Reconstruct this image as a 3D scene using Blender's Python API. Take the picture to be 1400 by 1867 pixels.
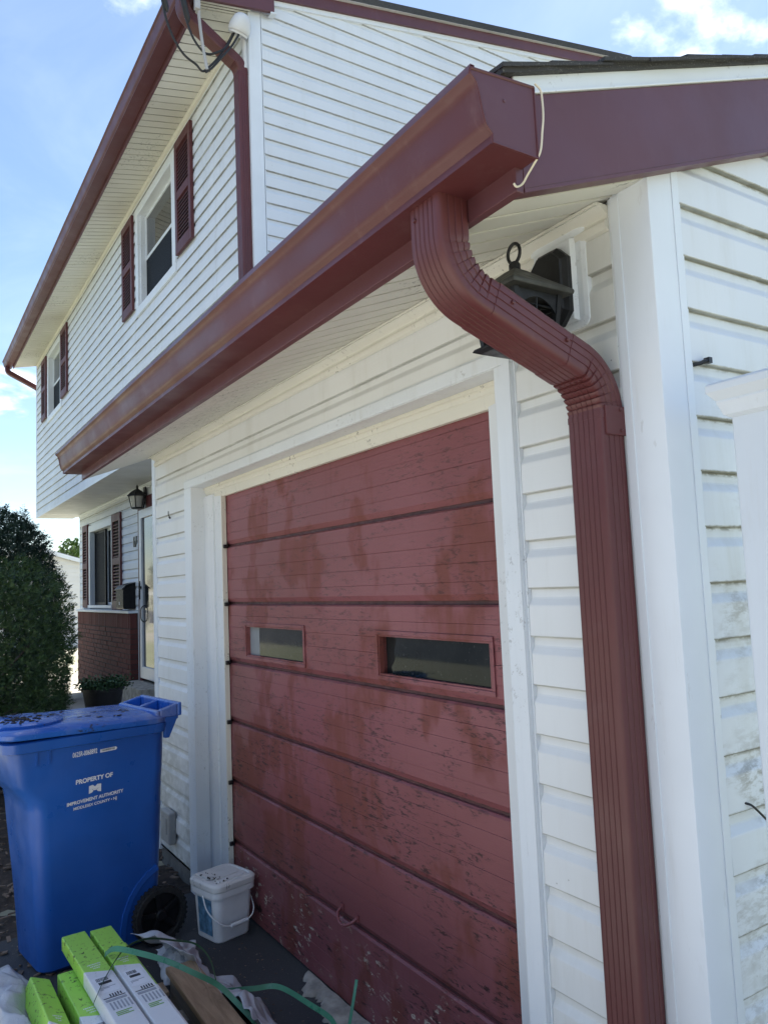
import bpy, bmesh, math, random
from mathutils import Vector, Matrix, noise as mnoise
R = math.radians
random.seed(7)
sc = bpy.context.scene
for o in list(bpy.data.objects): bpy.data.objects.remove(o)
COL = sc.collection

# ------------------------------------------------------------------ camera
cam = bpy.data.cameras.new('camera'); cob = bpy.data.objects.new('camera', cam); COL.objects.link(cob)
cob.location = (1.0554, -1.4035, 1.5959)
cob.rotation_euler = (1.663547, 0.0414718, 1.0064326)
cam.sensor_fit = 'HORIZONTAL'; cam.sensor_width = 36.0; cam.lens = 1401.18 * 36.0 / 1400.0
cam.clip_start = 0.05; cam.clip_end = 4000
sc.camera = cob
# ------------------------------------------------------------------ light
SUN_EL, SUN_AZ = R(64), R(-31)            # the sun stands behind the house, a little to its left
SKY_STRENGTH, SUN_STRENGTH = 0.069, 5.0
w = bpy.data.worlds.new('World'); sc.world = w; w.use_nodes = True
nt = w.node_tree; nt.nodes.clear()
def wn(t, **k):
    n = nt.nodes.new(t)
    for a, b in k.items(): setattr(n, a, b)
    return n
out = wn('ShaderNodeOutputWorld'); bg = wn('ShaderNodeBackground'); sky = wn('ShaderNodeTexSky')
sky.sky_type = 'NISHITA'; sky.sun_disc = False; sky.sun_elevation = SUN_EL; sky.sun_rotation = SUN_AZ
sky.air_density = 1.0; sky.dust_density = 0.35; sky.ozone_density = 2.0
tc = wn('ShaderNodeTexCoord'); sep = wn('ShaderNodeSeparateXYZ')
nt.links.new(tc.outputs['Generated'], sep.inputs[0])
zc = wn('ShaderNodeMath', operation='MAXIMUM'); zc.inputs[1].default_value = 0.0; nt.links.new(sep.outputs[2], zc.inputs[0])
za = wn('ShaderNodeMath', operation='ADD'); za.inputs[1].default_value = 0.22; nt.links.new(zc.outputs[0], za.inputs[0])
comb = wn('ShaderNodeCombineXYZ')
for i in (0, 1):
    dv = wn('ShaderNodeMath', operation='DIVIDE'); nt.links.new(sep.outputs[i], dv.inputs[0]); nt.links.new(za.outputs[0], dv.inputs[1]); nt.links.new(dv.outputs[0], comb.inputs[i])
def cloud(scale, lo, hi, seed, dist=0.3, det=9):
    mp = wn('ShaderNodeMapping'); mp.inputs['Location'].default_value = (seed, seed * 1.7, 0); nt.links.new(comb.outputs[0], mp.inputs[0])
    n = wn('ShaderNodeTexNoise'); n.inputs['Scale'].default_value = scale; n.inputs['Detail'].default_value = det; n.inputs['Roughness'].default_value = 0.56; n.inputs['Distortion'].default_value = dist
    nt.links.new(mp.outputs[0], n.inputs['Vector'])
    m = wn('ShaderNodeMapRange'); m.inputs[1].default_value = lo; m.inputs[2].default_value = hi; m.interpolation_type = 'SMOOTHSTEP'
    nt.links.new(n.outputs[0], m.inputs[0]); return m.outputs[0]
c1 = cloud(1.35, .575, .70, 18.72); c2 = cloud(2.2, .40, .80, 8.4, .8, 6)
c2s = wn('ShaderNodeMath', operation='MULTIPLY'); c2s.inputs[1].default_value = .07; nt.links.new(c2, c2s.inputs[0])
cm = wn('ShaderNodeMath', operation='MAXIMUM'); nt.links.new(c1, cm.inputs[0]); nt.links.new(c2s.outputs[0], cm.inputs[1])
mixc = wn('ShaderNodeMix', data_type='RGBA'); mixc.inputs[7].default_value = (14.0, 14.4, 15.0, 1)
nt.links.new(cm.outputs[0], mixc.inputs[0]); nt.links.new(sky.outputs[0], mixc.inputs[6])
nt.links.new(mixc.outputs[2], bg.inputs[0]); bg.inputs[1].default_value = SKY_STRENGTH
nt.links.new(bg.outputs[0], out.inputs[0])
sun = bpy.data.lights.new('sun', 'SUN'); sun.energy = SUN_STRENGTH; sun.angle = R(0.53); sun.color = (1, .96, .90)
sob = bpy.data.objects.new('sun', sun); COL.objects.link(sob)
sdir = Vector((math.sin(SUN_AZ) * math.cos(SUN_EL), math.cos(SUN_AZ) * math.cos(SUN_EL), math.sin(SUN_EL)))
sob.rotation_euler = sdir.to_track_quat('Z', 'Y').to_euler(); sob.location = (-5, 20, 25)
sc.view_settings.view_transform = 'Standard'; sc.view_settings.look = 'None'
sc.view_settings.exposure = 1.74; sc.view_settings.gamma = 1.0; sc.view_settings.use_curve_mapping = False
sc.render.engine = 'CYCLES'
sc.cycles.max_bounces = 6; sc.cycles.diffuse_bounces = 4; sc.cycles.glossy_bounces = 3; sc.cycles.transmission_bounces = 4; sc.cycles.caustics_reflective = False; sc.cycles.caustics_refractive = False

# ------------------------------------------------------------------ materials
class NT:
    def __init__(s, name):
        s.m = bpy.data.materials.new(name); s.m.use_nodes = True; s.t = s.m.node_tree; s.t.nodes.clear()
        s.o = s.n('ShaderNodeOutputMaterial'); s.b = s.n('ShaderNodeBsdfPrincipled'); s.l(s.b.outputs[0], s.o.inputs[0])
        s.tc = s.n('ShaderNodeTexCoord'); s.co = s.tc.outputs['Object']; s._sep = None
    def n(s, t, **k):
        x = s.t.nodes.new(t)
        for a, b in k.items(): setattr(x, a, b)
        return x
    def l(s, a, b): s.t.links.new(a, b)
    def put(s, inp, v):
        if isinstance(v, bpy.types.NodeSocket): s.l(v, inp)
        else: inp.default_value = v
    def axis(s, i):
        if not s._sep: s._sep = s.n('ShaderNodeSeparateXYZ'); s.l(s.co, s._sep.inputs[0])
        return s._sep.outputs[i]
    def noise(s, scale=5, det=4, rough=.55, dist=0, sc3=None, loc=(0, 0, 0), vec=None):
        v = vec or s.co
        if sc3 or loc != (0, 0, 0):
            mp = s.n('ShaderNodeMapping'); s.l(v, mp.inputs[0]); mp.inputs['Location'].default_value = loc
            if sc3: mp.inputs['Scale'].default_value = sc3
            v = mp.outputs[0]
        x = s.n('ShaderNodeTexNoise'); s.l(v, x.inputs['Vector'])
        x.inputs['Scale'].default_value = scale; x.inputs['Detail'].default_value = det; x.inputs['Roughness'].default_value = rough; x.inputs['Distortion'].default_value = dist
        return x.outputs[0]
    def voro(s, scale, sc3=None, feat='F1'):
        v = s.co
        if sc3: mp = s.n('ShaderNodeMapping'); s.l(v, mp.inputs[0]); mp.inputs['Scale'].default_value = sc3; v = mp.outputs[0]
        x = s.n('ShaderNodeTexVoronoi', feature=feat); s.l(v, x.inputs['Vector']); x.inputs['Scale'].default_value = scale
        return x
    def mr(s, v, a, b, c=0, d=1, smooth=True):
        x = s.n('ShaderNodeMapRange'); x.interpolation_type = 'SMOOTHSTEP' if smooth else 'LINEAR'
        s.put(x.inputs[0], v)
        for i, q in zip((1, 2, 3, 4), (a, b, c, d)): s.put(x.inputs[i], q)
        return x.outputs[0]
    def math(s, op, a, b=0.0):
        x = s.n('ShaderNodeMath', operation=op); s.put(x.inputs[0], a); s.put(x.inputs[1], b); return x.outputs[0]
    def mix(s, f, a, b, mode='MIX'):
        x = s.n('ShaderNodeMix', data_type='RGBA', blend_type=mode); s.put(x.inputs[0], f)
        for i, q in ((6, a), (7, b)): s.put(x.inputs[i], (*q, 1) if isinstance(q, tuple) and len(q) == 3 else q)
        return x.outputs[2]
    def bump(s, h, strength=.2, dist=.01):
        x = s.n('ShaderNodeBump'); x.inputs['Strength'].default_value = strength; x.inputs['Distance'].default_value = dist
        s.l(h, x.inputs['Height']); s.l(x.outputs[0], s.b.inputs['Normal'])
    def col(s, v): s.put(s.b.inputs['Base Color'], (*v, 1) if isinstance(v, tuple) and len(v) == 3 else v)
    def rough(s, v): s.put(s.b.inputs['Roughness'], v)
    def spec(s, v): s.b.inputs['Specular IOR Level'].default_value = v

def simple(name, base, rough=.5, var=.12, vs=6, bump=0.0, bs=60, spec=.5, metal=0.0, rv=.12, sc3=None):
    t = NT(name)
    n = t.noise(vs, 5, sc3=sc3)
    d = tuple(c * (1 - var) for c in base); u = tuple(min(1, c * (1 + var)) for c in base)
    t.col(t.mix(t.mr(n, .3, .7), d, u)); t.rough(t.mr(t.noise(vs * 2.3, 4), .3, .7, max(.02, rough - rv), rough + rv)); t.spec(spec)
    t.b.inputs['Metallic'].default_value = metal
    if bump: t.bump(t.noise(bs, 3), bump, .004)
    return t.m

PITCH, ZREF = 0.12342, 1.8180
def vinyl(name, base=(.755, .805, .87), mold=.25, streak=.25, splotch=0.0, zref=ZREF, seed=0.0, warm=.3, ms=.85, line=.0, dirt_shade=.0):
    t = NT(name)
    c = t.mix(t.mr(t.noise(1.3, 3, loc=(seed, 0, 0)), .3, .7), tuple(x * .93 for x in base), base)
    # washed down dirt
    st = t.math('MULTIPLY', t.mr(t.noise(1, 6, .65, sc3=(9, 9, 1.1), loc=(seed, 2, 0)), .48, .78), streak)
    c = t.mix(st, c, (.42, .41, .34))
    # chalky yellowing patches
    c = t.mix(t.math('MULTIPLY', t.mr(t.noise(.9, 2, loc=(seed, 5, 1)), .45, .75), warm), c, (.70, .67, .53))
    # grime lodged in the lap joints: broken line of mould at each butt
    fr = t.math('FRACT', t.math('DIVIDE', t.math('SUBTRACT', t.axis(2), zref - .0035), PITCH))
    band = t.math('MAXIMUM', t.mr(fr, .90, .985), t.mr(fr, .0, .05, 1, 0))
    reg = t.mr(t.noise(1.7, 3, loc=(seed, 9, 4)), .5 - mold * .35, .62)
    grn = t.mr(t.noise(70, 5, .7, sc3=(.35, .35, 1)), .40, .60)
    c = t.mix(t.math('MULTIPLY', t.math('MULTIPLY', band, reg), t.math('MULTIPLY', grn, ms)), c, (.075, .075, .055))
    if line:  # shadow under each lap, put into the colour as a thin dark line
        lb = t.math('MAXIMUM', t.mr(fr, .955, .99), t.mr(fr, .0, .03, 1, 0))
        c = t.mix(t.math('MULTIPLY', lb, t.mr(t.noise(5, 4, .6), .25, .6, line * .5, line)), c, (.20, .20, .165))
    # specks
    vo = t.voro(38)
    sp = t.math('MULTIPLY', t.mr(vo.outputs['Distance'], .05, .10, 1, 0), t.mr(t.noise(3.1, 2, loc=(seed, 1, 7)), .60, .68))
    c = t.mix(t.math('MULTIPLY', sp, .7), c, (.09, .09, .08))
    if splotch:
        a = t.mr(t.noise(2.4, 4, .6, .4, loc=(3.3, .2, 1.0)), .44, .60)
        b = t.mr(t.noise(22, 6, .72, sc3=(1, 1, 2.6)), .40, .62)
        low = t.mr(t.axis(2), 2.15, 1.1)
        far = t.mr(t.axis(1), .02, .32, .25, 1)
        c = t.mix(t.math('MULTIPLY', t.math('MULTIPLY', t.math('MULTIPLY', a, b), t.math('MULTIPLY', low, far)), splotch), c, (.17, .155, .105))
    if dirt_shade:  # low left strip: dirt plus the weaker light there, both in the colour
        a = t.mr(t.noise(3.0, 5, .65, loc=(1.3, .2, 4.0)), .30, .52); b = t.mr(t.noise(16, 4, .6, sc3=(1, 1, 1.6)), .25, .60)
        c = t.mix(t.math('MULTIPLY', t.math('MULTIPLY', a, b), t.math('MULTIPLY', t.math('MULTIPLY', t.mr(t.axis(2), 1.25, .25), t.mr(t.axis(0), -2.5, -3.1)), dirt_shade)), c, (.19, .195, .16))
    t.col(c); t.rough(t.mr(t.noise(4, 3), .3, .7, .42, .58)); t.spec(.4)
    t.bump(t.noise(40, 4, .6, sc3=(.12, .12, 1.5)), .12, .003)
    return t.m
M = {}
M['siding'] = vinyl('siding_vinyl', base=(.785, .815, .832), mold=.0, streak=.22, ms=.2, line=.6, dirt_shade=.5)
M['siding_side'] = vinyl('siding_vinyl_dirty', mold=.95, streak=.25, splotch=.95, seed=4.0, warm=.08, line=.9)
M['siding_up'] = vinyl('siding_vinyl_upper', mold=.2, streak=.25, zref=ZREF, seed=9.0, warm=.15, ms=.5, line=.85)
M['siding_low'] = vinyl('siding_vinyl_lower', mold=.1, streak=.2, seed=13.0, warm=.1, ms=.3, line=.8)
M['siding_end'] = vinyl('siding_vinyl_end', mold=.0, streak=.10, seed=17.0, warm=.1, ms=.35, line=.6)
def trimmat(name, base, spots=0.0, rough=.42):
    t = NT(name)
    c = t.mix(t.mr(t.noise(2.2, 4), .3, .7), tuple(x * .93 for x in base), base)
    c = t.mix(t.math('MULTIPLY', t.mr(t.noise(1, 6, .7, sc3=(14, 14, 1.6)), .55, .8), .25), c, (.45, .43, .36))
    sc_ = t.math('MULTIPLY', t.mr(t.noise(23, 5, .7, sc3=(1, 1, .3), loc=(3, 1, 2)), .63, .69), t.mr(t.noise(1.9, 2, loc=(7, 3, 1)), .42, .6, 0, .25))
    c = t.mix(sc_, c, (.34, .35, .34))
    if spots:
        s = t.math('MULTIPLY', t.mr(t.noise(55, 5, .75), .58, .66), t.mr(t.noise(2.7, 3), .48, .6))
        c = t.mix(t.math('MULTIPLY', s, spots), c, (.10, .09, .07))
    t.col(c); t.rough(rough); t.spec(.45); t.bump(t.noise(30, 4, sc3=(1, 1, .2)), .06, .003)
    return t.m
M['trim'] = trimmat('white_trim', (.775, .825, .875), .35)
M['post'] = trimmat('white_corner_vinyl', (.77, .83, .90), .0)
M['cream'] = trimmat('cream_trim', (.74, .735, .67), .75, .5)
M['jamb'] = trimmat('white_jamb', (.75, .78, .80), .3, .45)
M['flake'] = trimmat('flaking_stop', (.74, .72, .63), 1.0, .65)
def soffitm(name, spots):
    t = NT(name)
    c = t.mix(t.mr(t.noise(1.1, 4), .3, .7), (.68, .67, .60), (.75, .74, .68))
    sp = t.math('MULTIPLY', t.mr(t.noise(42, 6, .75), .54, .64), t.mr(t.noise(2.1, 3, loc=(2, 1, 0)), .50, .62))
    c = t.mix(t.math('MULTIPLY', sp, spots), c, (.12, .115, .09))
    t.col(c); t.rough(.5); return t.m
M['soffit'] = soffitm('soffit_vinyl', .85)
M['groove_shade'] = simple('soffit_groove_shade', (.13, .125, .10), .9, .4, 14)  # dark colour standing in for the shade inside the soffit grooves
M['soffit_gray'] = simple('overhang_soffit_vinyl', (.60, .61, .62), .5, .06, 2)
def maroon(name, base, rough, dust=.1):
    t = NT(name)
    c = t.mix(t.mr(t.noise(1.6, 4), .3, .7), tuple(x * .92 for x in base), tuple(x * 1.08 for x in base))
    d = t.math('MULTIPLY', t.mr(t.noise(9, 6, .7), .52, .75), dust)
    c = t.mix(d, c, (.30, .22, .21))
    t.col(c); t.rough(t.mr(t.noise(5, 4), .3, .7, rough - .05, rough + .08)); t.spec(.5)
    dr = t.math('MULTIPLY', t.mr(t.noise(1, 5, .65, sc3=(26, 26, 1.4)), .57, .72), dust * 1.3)
    t.col(t.mix(dr, c, (.26, .17, .155)))
    t.bump(t.noise(9, 3, sc3=(.5, 1, 1)), .09, .01)
    return t.m
M['gutter'] = maroon('maroon_gutter_enamel', (.098, .0255, .028), .40)
M['downspout'] = maroon('maroon_downspout_enamel', (.108, .030, .032), .42, .06)
M['fascia'] = maroon('maroon_fascia_wrap', (.112, .042, .050), .40, .05)
M['shutter'] = maroon('maroon_shutter_plastic', (.095, .024, .028), .5)
M['sealant'] = simple('cream_sealant', (.66, .60, .47), .5)
def doormat_(name, bottom=False):
    t = NT(name)
    c = t.mix(t.mr(t.noise(.8, 3, loc=(1, 0, 3)), .35, .65), (.210, .064, .068), (.265, .092, .104))
    # rusty brown patches where the chalk has washed off
    p = t.mr(t.noise(2.1, 4, .55, .15, sc3=(1.5, 1, 1.1), loc=(.7, 0, .4)), .49, .585)
    p2 = t.mr(t.noise(14, 4, .6, sc3=(1, 1, .35)), .25, .60)
    c = t.mix(t.math('MULTIPLY', t.math('MULTIPLY', p, p2), .85), c, (.172, .046, .032))
    # alligator cracks and bare spots, gathered along the boards
    reg = t.mr(t.noise(3.3, 4, .6, sc3=(1, 1, 1.6), loc=(4, 0, 2)), .44, .54)
    low = t.mr(t.axis(2), 2.0, .2, .45, 1.0)
    cr = t.mr(t.noise(42, 6, .78, .6, sc3=(.5, 1, 1.9)), .545, .585)
    k = t.math('MULTIPLY', t.math('MULTIPLY', reg, cr), low)
    c = t.mix(t.math('MULTIPLY', k, .9), c, (.022, .012, .012))
    # pale flakes near the sill
    wz = t.mr(t.axis(2), .36, .16)
    fl = t.math('MULTIPLY', t.mr(t.noise(26, 5, .75, .3, sc3=(.7, 1, 1.4), loc=(6, 0, 0)), .585, .615), t.mr(t.noise(3.2, 3, .6, loc=(2, 0, 8)), .47, .55))
    c = t.mix(t.math('MULTIPLY', fl, wz), c, (.52, .47, .37))
    # dark rotten spots
    ro = t.math('MULTIPLY', t.mr(t.noise(9, 5, .6, loc=(2.2, 0, 5)), .665, .70), t.mr(t.axis(2), .75, .2))
    c = t.mix(ro, c, (.020, .012, .010))
    # drip marks
    dr = t.math('MULTIPLY', t.mr(t.noise(1, 5, .6, sc3=(22, 1, 1.2)), .60, .72), .35)
    c = t.mix(dr, c, (.135, .036, .028))
    t.col(c); t.rough(t.mr(p, 0, 1, .46, .62)); t.spec(.45)
    h = t.math('SUBTRACT', t.noise(60, 5, .7, sc3=(.25, 1, 1.6)), t.math('MULTIPLY', k, 1.2))
    t.bump(h, .30, .003)
    return t.m
M['door'] = doormat_('weathered_maroon_door_paint')
M['door_dark'] = simple('door_joint_paint', (.080, .027, .030), .6, .3, 12)
M['blue'] = None
def plastic(name, base, rough, scuff=.2, dirt=0.0):
    t = NT(name)
    c = t.mix(t.mr(t.noise(3, 4), .3, .7), tuple(x * .88 for x in base), tuple(x * 1.1 for x in base))
    s = t.math('MULTIPLY', t.mr(t.noise(1, 6, .7, sc3=(18, 18, 1.5)), .58, .75), scuff)
    c = t.mix(s, c, tuple(min(1, x * 1.2 + .10) for x in base))
    if dirt:
        d = t.math('MULTIPLY', t.mr(t.noise(13, 6, .75, .4), .585, .64), t.mr(t.noise(2.6, 3, loc=(5, 1, 2)), .46, .60))
        c = t.mix(t.math('MULTIPLY', d, dirt), c, (.035, .028, .02))
        d2 = t.math('MULTIPLY', t.mr(t.noise(2.6, 4, loc=(1, 7, 2)), .50, .66), .4 * dirt)
        c = t.mix(d2, c, (.30, .28, .25))
    t.col(c); t.rough(t.mr(t.noise(9, 4), .3, .7, rough - .06, rough + .12)); t.spec(.5); t.bump(t.noise(120, 3), .05, .002)
    return t.m
M['blue'] = plastic('blue_cart_plastic', (.015, .098, .40), .33, .10)
M['blue_lid'] = plastic('blue_lid_plastic', (.022, .125, .50), .22, .25, 1.0)
M['bucket'] = plastic('white_pail_plastic', (.72, .73, .73), .4, .05)
M['bucket_lid'] = plastic('white_pail_lid_plastic', (.70, .70, .68), .42, .05, .6)
M['black'] = simple('black_plastic', (.012, .012, .013), .45, .2, 20)
M['black'].node_tree.nodes['Principled BSDF'].inputs['Specular IOR Level'].default_value = .25
M['rubber'] = simple('black_rubber', (.014, .014, .014), .75, .2, 30, .3, 90)
M['black_metal'] = simple('black_lantern_metal', (.009, .010, .013), .48, .25, 18, .12, 120)
M['lamp_roof'] = simple('dusty_lantern_roof', (.055, .056, .050), .6, .3, 14)
M['bulb'] = simple('milky_lamp_glass', (.42, .41, .37), .25, .05, 5)
M['print'] = simple('white_print', (.75, .76, .78), .6, .04, 20)
M['screw'] = simple('screw_enamel', (.09, .022, .022), .35, .1, 30)
def glass(name, tint, rough=.03, dust=.15, sp_=.9):
    t = NT(name)
    d = t.math('MULTIPLY', t.mr(t.noise(2.5, 6, .7), .42, .75), dust)
    sp = t.math('MULTIPLY', t.mr(t.noise(75, 3, .6), .64, .68), dust * 1.5)
    t.col(t.mix(t.math('MAXIMUM', d, sp), tint, (.25, .26, .27))); t.rough(t.mr(d, 0, .15, rough, rough + .18)); t.spec(sp_)
    return t.m
M['glass'] = glass('window_glass', (.010, .014, .020))
M['glass_dusty'] = glass('dusty_door_glass', (.007, .012, .016), .035, .08, .18)
M['screen'] = simple('insect_screen', (.012, .015, .020), .7, .1, 40)
M['screen'].node_tree.nodes['Principled BSDF'].inputs['Specular IOR Level'].default_value = .15
M['glass_gray'] = simple('gray_painted_pane', (.22, .24, .26), .5, .06, 5)
M['hole'] = simple('dark_interior', (.006, .006, .007), .9, .1, 5)
def asphalt():
    t = NT('old_asphalt')
    c = t.mix(t.noise(1.2, 5), (.030, .032, .036), (.055, .057, .062))
    c = t.mix(t.math('MULTIPLY', t.mr(t.noise(160, 2), .62, .72), .5), c, (.13, .13, .13))
    sp = t.math('MULTIPLY', t.mr(t.noise(34, 4, .6), .68, .72), .8)
    c = t.mix(sp, c, (.20, .18, .15))
    t.col(c); t.rough(.85); t.bump(t.noise(140, 3, .7), .5, .004); return t.m
M['asphalt'] = asphalt()
M['concrete'] = simple('broken_concrete', (.34, .32, .28), .85, .3, 14, .5, 70)
M['foundation'] = simple('foundation_block', (.13, .13, .125), .9, .3, 8, .4, 50)
M['mulch'] = simple('dark_mulch_soil', (.035, .024, .018), .95, .5, 22, .8, 60)
M['chip'] = simple('wood_chip', (.16, .115, .085), .9, .5, 5)
def groundm():
    t = NT('lawn_ground')
    c = t.mix(t.noise(.35, 6), (.15, .165, .085), (.25, .25, .17))
    c = t.mix(t.mr(t.noise(.08, 3), .4, .6), c, (.30, .28, .23))
    t.col(c); t.rough(.95); t.bump(t.noise(40, 4), .5, .02); return t.m
M['ground'] = groundm()
M['pave'] = simple('concrete_paving', (.39, .375, .335), .9, .15, 3, .3, 80)
M['road_asphalt'] = simple('road_asphalt', (.060, .060, .062), .85, .2, 3, .3, 90)
M['brick'] = None
def brickm():
    t = NT('dark_red_brick')
    oi = t.n('ShaderNodeObjectInfo'); r = oi.outputs['Random']
    g = t.n('ShaderNodeNewGeometry')
    c = t.mix(g.outputs['Random Per Island'], (.085, .026, .022), (.155, .045, .035))
    c = t.mix(t.math('MULTIPLY', r, .6), c, (.10, .030, .028))
    c = t.mix(t.math('MULTIPLY', t.mr(t.noise(30, 4), .5, .75), .5), c, (.055, .022, .022))
    t.col(c); t.rough(.85); t.bump(t.noise(80, 4), .5, .004); return t.m
M['brick'] = brickm()
M['mortar'] = simple('dark_mortar', (.055, .040, .038), .95, .2, 20, .3, 80)
def shinglem():
    t = NT('asphalt_shingle')
    c = t.mix(t.noise(3, 4), (.030, .031, .034), (.065, .064, .064))
    c = t.mix(t.math('MULTIPLY', t.mr(t.noise(260, 2), .6, .7), .6), c, (.22, .215, .19))
    t.col(c); t.rough(.9); t.bump(t.noise(260, 2), .6, .003); return t.m
M['shingle'] = shinglem()
M['drip'] = simple('galvanised_drip_edge', (.62, .64, .66), .35, .08, 3)
def woodm(name, a, b):
    t = NT(name)
    n = t.noise(1, 6, .65, 1.2, sc3=(3, 30, 30))
    c = t.mix(t.mr(n, .3, .7), a, b)
    c = t.mix(t.math('MULTIPLY', t.mr(t.noise(7, 4, .6), .6, .72), .7), c, tuple(x * .35 for x in a))
    t.col(c); t.rough(.8); t.bump(n, .35, .004); return t.m
M['wood'] = woodm('pallet_wood', (.25, .165, .098), (.42, .29, .18))
M['wood_gray'] = woodm('gray_pallet_wood', (.12, .10, .085), (.23, .19, .155))
def cartonm():
    t = NT('printed_carton')
    # green end with a wavy lower border, white below it (print on the box itself, along its length)
    x = t.axis(0); y = t.axis(1)
    edge = t.math('ADD', .36, t.math('MULTIPLY', y, .55))
    f = t.math('GREATER_THAN', x, edge)
    gr = t.mix(t.noise(5, 4), (.30, .60, .06), (.42, .74, .11))
    wh = t.mix(t.noise(6, 4), (.66, .67, .68), (.78, .79, .79))
    c = t.mix(f, gr, wh)
    d = t.math('MULTIPLY', t.mr(t.noise(60, 5, .7), .575, .61), t.mr(t.noise(7, 3), .40, .56))
    d = t.math('MULTIPLY', d, t.mr(x, .45, .15, .12, 1))
    c = t.mix(t.math('MULTIPLY', d, .95), c, (.012, .011, .010))
    t.col(c); t.rough(.45); t.bump(t.noise(9, 4), .12, .006); return t.m
M['carton'] = cartonm()
M['ink'] = simple('black_carton_ink', (.03, .03, .035), .6, .2, 60)
M['ink_gray'] = simple('gray_carton_ink', (.33, .35, .38), .6, .1, 60)
M['ink_green'] = simple('green_carton_ink', (.16, .40, .03), .6, .1, 60)
def filmm():
    t = NT('white_plastic_wrap')
    t.col(t.mix(t.noise(4, 4), (.48, .51, .56), (.70, .72, .76))); t.rough(.24); t.spec(.6)
    t.b.inputs['Transmission Weight'].default_value = .2; t.b.inputs['IOR'].default_value = 1.2
    t.bump(t.noise(22, 5, .65, 1.0), .45, .012); return t.m
M['film'] = filmm()
M['strap'] = simple('green_strapping', (.060, .23, .13), .35, .15, 12)
M['strap_dark'] = simple('dark_green_strapping', (.03, .085, .04), .4, .15, 12)
M['cable'] = simple('black_cable', (.015, .015, .016), .5, .2, 10)
M['cable_gray'] = simple('gray_cable', (.42, .42, .42), .45, .1, 10)
M['conduit'] = simple('white_conduit', (.66, .68, .70), .4, .08, 4)
M['nb'] = simple('neighbour_siding', (.74, .74, .72), .6, .05, 1)
M['nb_roof'] = simple('neighbour_roof', (.10, .10, .11), .9, .15, 2)
M['pot'] = simple('black_planter', (.016, .015, .018), .5, .2, 6)
M['fence'] = trimmat('white_fence_vinyl', (.71, .78, .86), .0, .38)
def leafm(name, a, b):
    t = NT(name)
    g = t.n('ShaderNodeNewGeometry')
    t.col(t.mix(g.outputs['Random Per Island'], a, b)); t.rough(.55); t.spec(.35)
    try: t.b.inputs['Subsurface Weight'].default_value = 0.0
    except Exception: pass
    return t.m
M['yew'] = leafm('yew_needles', (.018, .046, .014), (.055, .100, .028))
M['yew_dark'] = leafm('cedar_needles', (.012, .032, .022), (.030, .058, .036))
M['leaf'] = leafm('herb_leaves', (.030, .075, .030), (.075, .14, .06))
M['tree'] = leafm('tree_leaves', (.06, .11, .03), (.12, .18, .05))
M['bark'] = simple('bark', (.07, .05, .04), .9, .3, 12, .5, 40)
M['bucket_label'] = simple('blue_pail_label', (.10, .22, .34), .5, .5, 25)
M['outlet'] = simple('gray_outlet_cover', (.34, .345, .34), .5, .1, 8)
M['black_hw'] = simple('black_hardware', (.01, .01, .012), .35, .1, 20)
M['door_white'] = trimmat('storm_door_white', (.74, .76, .80), .0, .35)
M['entry'] = simple('entry_door_paint', (.10, .13, .13), .5, .1, 3)

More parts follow.
